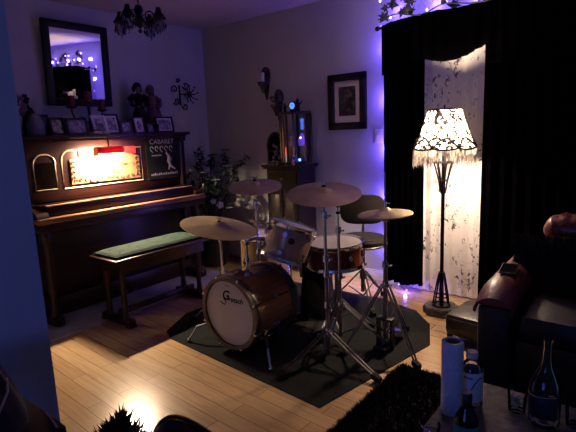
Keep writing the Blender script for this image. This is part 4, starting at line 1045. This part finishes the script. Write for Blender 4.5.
# ------------------------------------------------------------------ floor lamp
fl = thing('floor_lamp', 'tall black iron floor lamp with a lit patterned shade and fringe, by the window', 'lamp', (2.765, -.42, 0))
m = MB()
m.prism([(.125*math.cos(PI/8+k*PI/4)*1.0, .125*math.sin(PI/8+k*PI/4), 0) for k in range(8)], (0, 0, 0.002), (0, 0, .045)); obj('base', m, M['slate'], fl)
m = MB(); m.prism([(.118*math.cos(PI/8+k*PI/4), .118*math.sin(PI/8+k*PI/4), 0) for k in range(8)], (0, 0, .0465), (0, 0, .008)); obj('base_top', m, M['slate'], fl)
def cage(z0, z1, r0, r1, n=6):
    m = MB()
    for k in range(n):
        a = k*2*PI/n; m.tube([(r0*math.cos(a), r0*math.sin(a), z0), ((r0*.62+r1*.38)*math.cos(a+.1), (r0*.62+r1*.38)*math.sin(a+.1), z0+(z1-z0)*.4), (r1*math.cos(a+.15), r1*math.sin(a+.15), z1)], .0055, 7)
    for z, f in ((z0+.004, 0), (z0+(z1-z0)*.30, .33), (z1, 1)):
        r = r0+(r1-r0)*f
        if f == .33: r = r0*.70+r1*.30
        m.tube([(r*math.cos(t), r*math.sin(t), z) for t in [i*PI/10 for i in range(20)]], .005, 6, closed=True)
    return m
obj('lower_cage', cage(.055, .285, .060, .020), M['black_metal'], fl)
m = MB(); m.cyl((0, 0, .05), (0, 0, 1.06), .013, seg=14); m.cyl((0, 0, .285), (0, 0, .30), .022, seg=14); m.cyl((0, 0, .86), (0, 0, .875), .020, seg=14); obj('pole', m, M['black_metal'], fl)
m = MB()
for k in range(7):
    a = k*2*PI/7; m.tube([(.018*math.cos(a), .018*math.sin(a), .87), (.030*math.cos(a), .030*math.sin(a), .95), (.050*math.cos(a), .050*math.sin(a), 1.03), (.064*math.cos(a), .064*math.sin(a), 1.075)], .0055, 7)
for z, r in ((.95, .030), (1.075, .064)): m.tube([(r*math.cos(t), r*math.sin(t), z) for t in [i*PI/10 for i in range(20)]], .005, 6, closed=True)
obj('upper_cage', m, M['black_metal'], fl)
RB, RT, ZB, ZT = .212, .115, 1.175, 1.425
def rs(a, r):   # softly scalloped octagon
    return r*(1-.05*abs(math.sin(4*a)))
def shadef(u, v):
    a = 2*PI*u; s = v
    r = RB+(RT-RB)*(s**.85)
    return (rs(a, r)*math.cos(a), rs(a, r)*math.sin(a), ZB+(ZT-ZB)*s+(-.012*abs(math.sin(4*a))*(1-s)**3))
m = MB(); m.sheet(shadef, 96, 14, closed_u=True); sh = obj('lamp_shade', m, M['shade'], fl, ang=60)
for nm, r, z in (('top_trim', RT, ZT), ('bottom_trim', RB, ZB)):
    m = MB(); m.tube([(rs(a, r)*math.cos(a), rs(a, r)*math.sin(a), z-(.012*abs(math.sin(4*a)) if nm == 'bottom_trim' else 0)) for a in [i*2*PI/64 for i in range(64)]], .006, 6, closed=True); obj(nm, m, M['ink'], sh)
m = MB()
for k in range(8):
    a = k*PI/4; m.tube([(rs(a, RB+(RT-RB)*(s**.85)+.002)*math.cos(a), rs(a, RB+(RT-RB)*(s**.85)+.002)*math.sin(a), ZB+(ZT-ZB)*s) for s in [i/8 for i in range(9)]], .004, 5)
    # scalloped fans along the lower edge
    for sg in (-1, 1):
        m.tube([(rs(a+sg*t*PI/8, RB-.03*math.sin(t*PI*.5)+.004)*math.cos(a+sg*t*PI/8), rs(a+sg*t*PI/8, RB-.03*math.sin(t*PI*.5)+.004)*math.sin(a+sg*t*PI/8), ZB+.062*math.sin(t*PI*.5)) for t in [i/6 for i in range(7)]], .006, 5)
obj('lace_trim', m, M['ink'], sh)
m = MB(); rr = random.Random(4)
for k in range(230):
    a = 2*PI*k/230; r = rs(a, RB)+.001; L = .095+rr.uniform(-.02, .03)
    m.tube([(r*math.cos(a), r*math.sin(a), ZB-.004), (r*1.005*math.cos(a+.01), r*1.005*math.sin(a+.01), ZB-.05), (r*math.cos(a+rr.uniform(-.02, .02)), r*math.sin(a+rr.uniform(-.02, .02)), ZB-.01-L)], .0021, 4)
obj('fringe', m, pm('bead_fringe', (.16, .14, .125), .4, var=.2), sh)
m = MB()
for k in range(3):
    a = k*2*PI/3; m.tube([(0, 0, ZT-.03), (RT*.97*math.cos(a), RT*.97*math.sin(a), ZT-.004)], .0025, 5)
m.cyl((0, 0, 1.05), (0, 0, 1.232), .012, seg=10); m.cyl((0, 0, ZT-.04), (0, 0, ZT+.03), .006, seg=8); m.tube([(0, 0, 1.18), (.05, 0, 1.20), (.05, 0, 1.36), (0, 0, ZT-.03)], .0025, 5); obj('harp', m, M['black_metal'], fl)
m = MB(); m.sph((0, 0, 1.272), .030, (1, 1, 1.25)); obj('bulb', m, M['warm_bulb'], fl)

# ------------------------------------------------------------------ sofa corner
pf_ = thing('pouf', 'low square black leather pouf between the floor lamp and sofa', 'ottoman', (3.10, -.71, 0), (0, 0, -.12))
m = MB(); m.box((0, 0, .11), (.28, .34, .15), bev=.04); obj('cushion', m, M['black_and_shaded_leather'], pf_)
m = MB()
m.tube([(-.138, -.168, .15), (.138, -.168, .15), (.138, .168, .15), (-.138, .168, .15)], .005, 6, closed=True); obj('piping', m, M['black_and_shaded_leather'], pf_)
for sx in (-.11, .11):
    for sy in (-.14, .14):
        m = MB(); m.cyl((sx, sy, 0), (sx, sy, .045), .016, .02, seg=10); obj('leg', m, M['dark_wood'], pf_)
sf = thing('leather_sofa', 'oxblood leather recliner sofa in the dark right corner, back to the curtain', 'sofa', (3.85, -.95, 0))
def loc(a): return (a[0]-3.85, a[1]+.95, a[2])
# arm with rounded, sloping top
def armbm(xc, wd, yf, yb, zf, zb, z0=.06):
    m = MB(); secs = []; n = 12
    for j in range(15):
        s = j/14; y = yf+(yb-yf)*s; zt = zf+(zb-zf)*s; dr = .05*(1-min(1, s*6))**2 + .06*s
        ring = [(xc-wd/2, z0), (xc-wd/2, zt-.08-dr)]
        ring += [(xc-(wd/2+.012)*math.cos(t*PI/n), zt-.075-dr+.075*math.sin(t*PI/n)) for t in range(n+1)]
        ring += [(xc+wd/2, zt-.08-dr), (xc+wd/2, z0)]
        secs.append([m.bm.verts.new(loc((x, y, z))) for x, z in ring])
    for a, b in zip(secs, secs[1:]):
        for i in range(len(a)-1): m.bm.faces.new((a[i], a[i+1], b[i+1], b[i]))
        m.bm.faces.new((a[-1], a[0], b[0], b[-1]))
    m.bm.faces.new(secs[0]); m.bm.faces.new(secs[-1][::-1])
    return m
for xc in (3.375, 4.62):
    ar = obj('armrest', MB().box(loc((xc, -.985, .275)), (.15, .90, .43), bev=.02), M['black_and_shaded_leather'], sf)  # sofa body coloured black for its shade; oxblood kept where lamplight falls
    plabel(obj('arm_pad', armbm(xc, .15, -1.46, -.52, .592, .665, .505), M['leather'], ar), 'oxblood padded arm top')
m = MB(); m.box(loc((3.998, -.98, .20)), (1.08, .84, .28), bev=.02); obj('base', m, M['black_and_shaded_leather'], sf)
for x in (3.73, 4.265):
    m = MB(); m.box(loc((x, -1.07, .40)), (.53, .70, .15), bev=.05); obj('seat_cushion', m, M['black_and_shaded_leather'], sf)
    m = MB(); m.box(loc((x, -.66, .58)), (.53, .22, .34), rot=(-.15, 0, 0), bev=.07); obj('back_cushion', m, M['black_and_shaded_leather'], sf)
    m = MB()
    xo = x-.028
    def hd(u, v):
        a = (u-.5)*2; t = v*2*PI; e = max(.02, 1-abs(a)**6)**.5
        wr = .005*math.sin(a*28)*max(0, math.sin(t))
        return loc((xo+a*.268, -.66+(.085+wr)*e*math.cos(t)-.02*a*a, .722+(.098+wr)*e*math.sin(t)))
    m.sheet(hd, 40, 20)
    obj('headrest', m, M['leather'], sf)
m = MB(); m.box(loc((3.998, -.54, .42)), (1.08, .12, .72), bev=.03); obj('back_frame', m, M['black_and_shaded_leather'], sf)
for x in (3.36, 4.63):
    for y in (-1.40, -.57):
        m = MB(); m.box(loc((x, y, .03)), (.06, .06, .062)); obj('foot', m, M['dark_wood'], sf)
ph = thing('mobile_phone', 'black phone lying on the leather sofa arm', 'phone', (3.372, -1.17, .601), (.04, 0, .12))
m = MB(); m.box((0, 0, .005), (.078, .155, .009), bev=.003); obj('body', m, M['black_plastic'], ph)
m = MB(); m.box((0, 0, .0098), (.068, .14, .0006)); obj('screen', m, M['phone'], ph)
# shaggy black cushion
def spikes(mb, pts, L, rnd, w=.004):
    for p, n in pts:
        n = Vector(n).normalized(); d = (n+Vector((rnd.uniform(-.55, .55), rnd.uniform(-.55, .55), rnd.uniform(-.35, .55)))).normalized()
        s = d.cross(Vector((rnd.uniform(-1, 1), rnd.uniform(-1, 1), .3))).normalized()*w; s2 = s.cross(d)
        p = Vector(p); e = p+d*L*rnd.uniform(.6, 1.3)
        v = [mb.bm.verts.new(q_) for q_ in (p-s, p+s, p+s2*1.7, e)]
        mb.bm.faces.new((v[0], v[1], v[3])); mb.bm.faces.new((v[1], v[2], v[3])); mb.bm.faces.new((v[2], v[0], v[3]))
def pillow(name, label, c, rot, hw, hh_, th_, L, n, seed):
    t = thing(name, label, 'cushion', c, rot); rnd = random.Random(seed)
    def pt(a, b, sg):
        e = max(0, (1-abs(a)**3.2)*(1-abs(b)**3.2))**.6
        return Vector((a*hw*(1-.05*(1-abs(b))), sg*th_*e, b*hh_*(1-.05*(1-abs(a)))))
    m = MB()
    for sg in (-1, 1): m.sheet(lambda u, v: pt(u*2-1, v*2-1, sg), 18, 18)
    obj('cover', m, M['fur'], t)
    m = MB(); P = []
    for k in range(n):
        a, b, sg = rnd.uniform(-1, 1), rnd.uniform(-1, 1), rnd.choice((-1, 1))
        if rnd.random() < .35:
            if rnd.random() < .5: a = rnd.choice((-1, 1))*rnd.uniform(.93, 1)
            else: b = rnd.choice((-1, 1))*rnd.uniform(.93, 1)
        p = pt(a, b, sg); P.append((p, Vector((a**3, sg*(1.1-max(abs(a), abs(b))), b**3))))
    spikes(m, P, L, rnd); o = obj('pile', m, M['fur'], t); o['kind'] = 'stuff'
    return t
pillow('fur_cushion', 'shaggy black fur cushion propped against the sofa back', (3.60, -.97, .607), (-.25, 0, .0), .25, .125, .07, .022, 5000, 3)
pillow('fur_cushion', 'second shaggy black cushion on the sofa at the right edge', (4.10, -.93, .615), (-.25, 0, -.1), .20, .13, .07, .022, 3000, 5)

# shag rug
def shag():
    rnd = random.Random(17); m = MB()
    x0, y1 = 2.885, -1.34
    m.rng((x0, -2.6, .001), (4.6, y1, .014)); P = []
    for k in range(15000):
        x = x0+abs(rnd.random()**1.5)*1.0; y = y1-(rnd.random()**1.3)*1.15
        P.append(((x, y, .012), (0, 0, 1)))
    for k in range(900): P.append(((x0+rnd.uniform(0, .9), y1, .008), (0, .8, .4))); P.append(((x0, y1-rnd.uniform(0, 1.1), .008), (-.8, 0, .4)))
    spikes(m, P, .030, rnd, .0035)
    return m
tag(obj('shag_rug', shag(), M['shag']), 'black shaggy rug on the floor before the coffee table', 'rug')

# coffee table and what stands on it
TX, TY, TT = 3.43, -2.045, .45
ct = thing('coffee_table', 'dark mottled-top coffee table in the right foreground', 'table', (3.95, -2.32, 0))
def cl(a): return (a[0]-3.95, a[1]+2.32, a[2])
m = MB(); m.rng(cl((TX, -2.62, .425)), cl((4.47, TY, TT)), bev=.006); obj('tabletop', m, M['slate'], ct)
m = MB(); m.rng(cl((TX+.05, -2.57, .36)), cl((4.42, TY-.05, .424))); obj('apron', m, M['dark_wood'], ct)
for x in (TX+.07, 4.40):
    for y in (-2.55, TY-.07):
        m = MB(); m.box(cl((x, y, .186)), (.06, .06, .345), bev=.005); obj('leg', m, M['dark_wood'], ct)
Z0 = TT+.0005
t = thing('paper_towel_roll', 'tall blue-white paper towel roll standing on the coffee table', 'paper towel', (3.472, -2.275, Z0))
m = MB(); m.lathe([(.0215, 0), (.030, 0), (.0315, .003), (.0315, .227), (.030, .23), (.0225, .23), (.0215, .227)], seg=40, close=True); obj('paper', m, M['paper'], t)
m = MB(); m.lathe([(.0185, .001), (.0212, .001), (.0212, .229), (.0185, .229)], seg=24, close=True); obj('core', m, M['card'], t)
t = thing('plastic_bottle', 'clear plastic bottle with a grey label behind the paper towel roll', 'bottle', (3.508, -2.203, Z0))
t.scale = (0.80, 0.80, 0.86)
m = MB(); m.lathe([(0, .002), (.038, .002), (.042, .01), (.042, .135), (.036, .155), (.022, .172), (.019, .18), (.019, .187), (.017, .187), (.017, .18), (.034, .153), (.040, .133), (.040, .012), (0, .005)], seg=28); obj('body', m, M['bottle_plastic'], t)
m = MB(); m.lathe([(.0425, .03), (.0432, .03), (.0432, .138), (.0425, .138)], seg=28, close=True); lb = obj('label', m, M['white_label'], t)
m = MB(); m.tube([(.0434*math.cos(a), .0434*math.sin(a), .085+.035*math.sin((a+1.2)*2.2)) for a in [-2.2+i*.1 for i in range(20)]], .002, 5)
for k in range(6): m.box((.0434*math.cos(-1.9+k*.13), .0434*math.sin(-1.9+k*.13), .120), (.003, .003, .007), rot=(0, 0, -1.9+k*.13))
obj('label_print', m, M['ink'], lb)
m = MB(); m.lathe([(0, .205), (.020, .205), (.022, .201), (.022, .183), (.0195, .183), (.0195, .200), (0, .202)], seg=24); obj('cap', m, pm('ivory_cap', (.5, .44, .42), .4), t)
t = thing('green_bottle', 'dark green bottle at the front edge of the coffee table', 'bottle', (3.562, -2.425, Z0))
t.scale = (0.78, 0.78, 0.95)
m = MB(); m.lathe([(0, .002), (.036, .002), (.040, .008), (.040, .085), (.034, .105), (.020, .128), (.016, .14), (.016, .17), (.014, .17), (.014, .14), (.032, .103), (.038, .084), (.038, .012), (0, .006)], seg=28); obj('body', m, M['green_glass'], t)
m = MB(); m.lathe([(.0405, .02), (.0410, .02), (.0410, .085), (.0405, .085)], seg=28, close=True); obj('label', m, M['green_label'], t)
m = MB(); m.lathe([(0, .003), (.035, .008), (.037, .05), (0, .05)], seg=20); obj('contents', m, M['green_label'], t)
m = MB(); m.lathe([(0, .176), (.016, .176), (.018, .172), (.018, .152), (.0163, .152), (.0163, .17), (0, .172)], seg=20); obj('cap', m, pm('dark_green_cap', (.01, .022, .03), .35), t)
t = thing('drinking_glass', 'small tumbler with pale drink at the left front corner of the table', 'glass', (3.475, -2.455, Z0))
m = MB(); m.lathe([(0, .004), (.024, .004), (.028, .058), (.0265, .058), (.022, .008), (0, .008)], seg=24); obj('bowl', m, M['glass'], t)
m = MB(); m.lathe([(0, .009), (.0218, .009), (.0245, .035), (0, .035)], seg=20); obj('drink', m, M['liquid'], t)
t = thing('drinking_glass', 'clear tumbler with ice beside the tall clear bottle', 'glass', (3.632, -2.163, Z0))
t.scale = (.88, .88, .88)
m = MB(); m.lathe([(0, .004), (.027, .004), (.032, .07), (.0305, .07), (.0255, .010), (0, .010)], seg=24); obj('bowl', m, M['glass'], t)
ice = pm('ice', (.75, .76, .78), .15, spec=.8, trans=.6); rnd = random.Random(3)
for k in range(5):
    m = MB(); m.box((rnd.uniform(-.010, .010), rnd.uniform(-.010, .010), .017+.010*k), (.014, .014, .012), rot=(rnd.random(), rnd.random(), rnd.random()), bev=.002); o = obj('ice_cube', m, ice, t)
t = thing('glass_bottle', 'tall clear long-necked bottle, nearly empty, on the coffee table', 'bottle', (3.708, -2.185, Z0))
t.scale = (0.88, 0.88, 0.98)
m = MB(); m.lathe([(0, .004), (.043, .004), (.048, .012), (.048, .105), (.044, .128), (.030, .158), (.0185, .182), (.0155, .21), (.0150, .245), (.0175, .247), (.0175, .262), (.0125, .262), (.0125, .21), (.016, .182), (.028, .157), (.042, .127), (.046, .104), (.046, .016), (.02, .018), (0, .022)], seg=36); obj('body', m, M['glass'], t)
m = MB()
m.sheet(lambda u, v: (.0486*math.cos(-2.9+u*2.4), .0486*math.sin(-2.9+u*2.4), .035+.07*v), 24, 3); lb = plabel(obj('label', m, M['navy_label'], t, solid=.0004), 'dark navy paper label')
m = MB(); m.tube([(.0492*math.cos(a), .0492*math.sin(a), .102+.004*math.sin((a+1.7)*2)) for a in [-2.8+i*.1 for i in range(22)]], .0013, 5)
m.tube([(.0492*math.cos(a), .0492*math.sin(a), .112) for a in [-1.2+i*.06 for i in range(6)]], .002, 5); obj('label_print', m, M['gilt'], lb)
t = thing('drinking_glass', 'dim clear glass at the far right of the table, beyond the long-necked bottle', 'glass', (3.785, -2.15, Z0))
m = MB(); m.lathe([(0, .004), (.026, .004), (.031, .075), (.0295, .075), (.0245, .010), (0, .010)], seg=24); obj('bowl', m, M['glass'], t)

# ------------------------------------------------------------------ near foreground, left
sb = thing('side_table', 'black side table at the end of the dividing wall, left foreground', 'table', (2.68, -3.415, -.025))
m = MB(); m.box((.0325, 0, .735), (.535, .44, .030), bev=.004); obj('tabletop', m, M['black_plastic'], sb)
m = MB(); m.box((0, 0, .68), (.42, .39, .08), bev=.004); obj('apron', m, M['black_plastic'], sb)
m = MB(); m.box((0, 0, .20), (.41, .38, .02), bev=.004); obj('shelf', m, M['black_plastic'], sb)
for sx in (-.195, .195):
    for sy in (-.18, .18):
        m = MB(); m.box((sx, sy, .3725), (.04, .04, .695), bev=.004); obj('leg', m, M['black_plastic'], sb)
vb = thing('velvet_bag', 'dark velvet drawstring bag with a pale cord on the black side table', 'bag', (2.855, -3.295, .7255))
vb.scale = (.8, .8, .8)
m = MB(); rnd = random.Random(6)
def bagv(u, v):
    a = 2*PI*u; z = .19*v; r = .105*(1-.62*v**1.6)*(1+.05*math.sin(a*9+v*3)*(.3+v)); r *= min(1, .6+v*6)
    return (r*1.15*math.cos(a)-.03*v, r*.85*math.sin(a), z)
m.sheet(bagv, 54, 16, closed_u=True); bmesh.ops.holes_fill(m.bm, edges=[e for e in m.bm.edges if e.is_boundary], sides=0)
obj('body', m, pm('plum_velvet', (.022, .014, .020), .85, var=.5, scale=30, sheen=.4), vb)
m = MB(); m.tube([(.02, .05, .125), (.075, .03, .115), (.112, -.01, .085), (.118, -.04, .045), (.105, -.07, .012), (.06, -.11, .006)], .0032, 6); obj('cord', m, M['gold_cord'], vb)
tag(obj('power_cord', MB().tube([(2.90, -3.20, .7285), (2.94, -3.205, .729), (2.975, -3.212, .7285)], .0022, 6), M['gold_cord']), 'thin pale cord lying along the black side table edge', 'cord')
ac = thing('leather_armchair', 'brown leather armchair seen only by its rounded back, bottom foreground', 'armchair', (3.18, -3.325, -.045))
def acf(u, v):
    # back cushion: arch across x, rounded in section
    a = (u-.5)*2; t = v*2*PI
    e = max(.01, 1-abs(a)**2.6)**.5
    return (a*.19, .30+.075*math.cos(t)*e, .48+.272*e*math.sin(t)*(1 if math.sin(t) > 0 else .8))
m = MB(); m.sheet(acf, 40, 26); obj('backrest', m, M['brown_leather'], ac)
m = MB(); m.tube([(a*.186, .30, .485+.273*max(.01, 1-abs(a)**2.6)**.5) for a in [-.98+i*.07 for i in range(29)]], .005, 6); obj('piping', m, M['brown_leather'], ac)
m = MB(); m.box((0, -.05, .30), (.30, .56, .16), bev=.04); obj('seat', m, M['brown_leather'], ac)
for s in (-1, 1):
    m = MB(); m.box((s*.165, -.02, .32), (.06, .60, .44), bev=.045); obj('armrest', m, M['brown_leather'], ac)
for sx in (-.15, .15):
    for sy in (-.26, .22):
        m = MB(); m.cyl((sx, sy, .045), (sx, sy, .23), .018, .024, seg=10); obj('leg', m, M['dark_wood'], ac)
pillow('feather_cushion', 'spiky black feathery cushion standing cornerwise left of the brown armchair back', (3.183, -3.187, .575), (0, .785, .32), .165, .165, .045, .030, 5200, 12)

# ------------------------------------------------------------------ lights
def point(name, loc_, e, col, r=.02):
    l = bpy.data.lights.new(name, 'POINT'); l.energy = e; l.color = col; l.shadow_soft_size = r
    o = bpy.data.objects.new(name, l); COL.objects.link(o); o.location = loc_; return o
VI = (.15, .085, 1.0)
for k, z in enumerate((1.95, 1.55, 1.15, .75, .35)): point('curtain_edge_led', (2.165, -.05, z), 4.8, VI, .012)
point('curtain_floor_led', (2.38, -.17, .03), 1.2, VI, .012)
for x in (2.25, 2.55, 2.85, 3.3, 3.8, 4.4): point('garland_led', (x, -.045, 2.20), 2.0, VI, .02)
blue_fill = bpy.data.lights.new('blue_fill_light', 'AREA'); blue_fill.shape = 'RECTANGLE'; blue_fill.size = 1.3; blue_fill.size_y = .75; blue_fill.energy = 14; blue_fill.color = (.13, .17, 1)  # blue fill light added behind the camera, its source unseen and not modelled
to = bpy.data.objects.new('blue_fill_light', blue_fill); COL.objects.link(to); to.location = (3.3, -6.1, 1.05); to.rotation_euler = (PI/2, 0, .0)
W_ = bpy.data.worlds.new('night_room'); SC.world = W_; W_.use_nodes = True
W_.node_tree.nodes['Background'].inputs['Color'].default_value = (.11, .20, .43, 1); W_.node_tree.nodes['Background'].inputs['Strength'].default_value = .21

# ------------------------------------------------------------------ camera
cam = bpy.data.cameras.new('camera'); co = bpy.data.objects.new('camera', cam); COL.objects.link(co); SC.camera = co
f, yaw, pitch, roll = 470.80144540949055, math.radians(38.31812665), math.radians(9.925625), math.radians(-2.28305749)
F = Vector((-math.sin(yaw)*math.cos(pitch), math.cos(yaw)*math.cos(pitch), -math.sin(pitch)))
Rv = Vector((math.cos(yaw), math.sin(yaw), 0)); U = Rv.cross(F)
R2 = Rv*math.cos(roll)+U*math.sin(roll); U2 = -Rv*math.sin(roll)+U*math.cos(roll)
co.matrix_world = Matrix(((R2.x, U2.x, -F.x, 3.91338297), (R2.y, U2.y, -F.y, -3.6010694), (R2.z, U2.z, -F.z, 1.30724945), (0, 0, 0, 1)))
cam.sensor_fit = 'HORIZONTAL'; cam.sensor_width = 36; cam.lens = f*36/576; cam.clip_start = .02
SC.view_settings.view_transform = 'Standard'; SC.view_settings.look = 'None'; SC.view_settings.gamma = 1; SC.view_settings.use_curve_mapping = False
SC.view_settings.exposure = 0.0
SC.cycles.use_denoising = True
SC.cycles.max_bounces = 8; SC.cycles.sample_clamp_indirect = 4
SC.cycles.caustics_reflective = False; SC.cycles.caustics_refractive = False
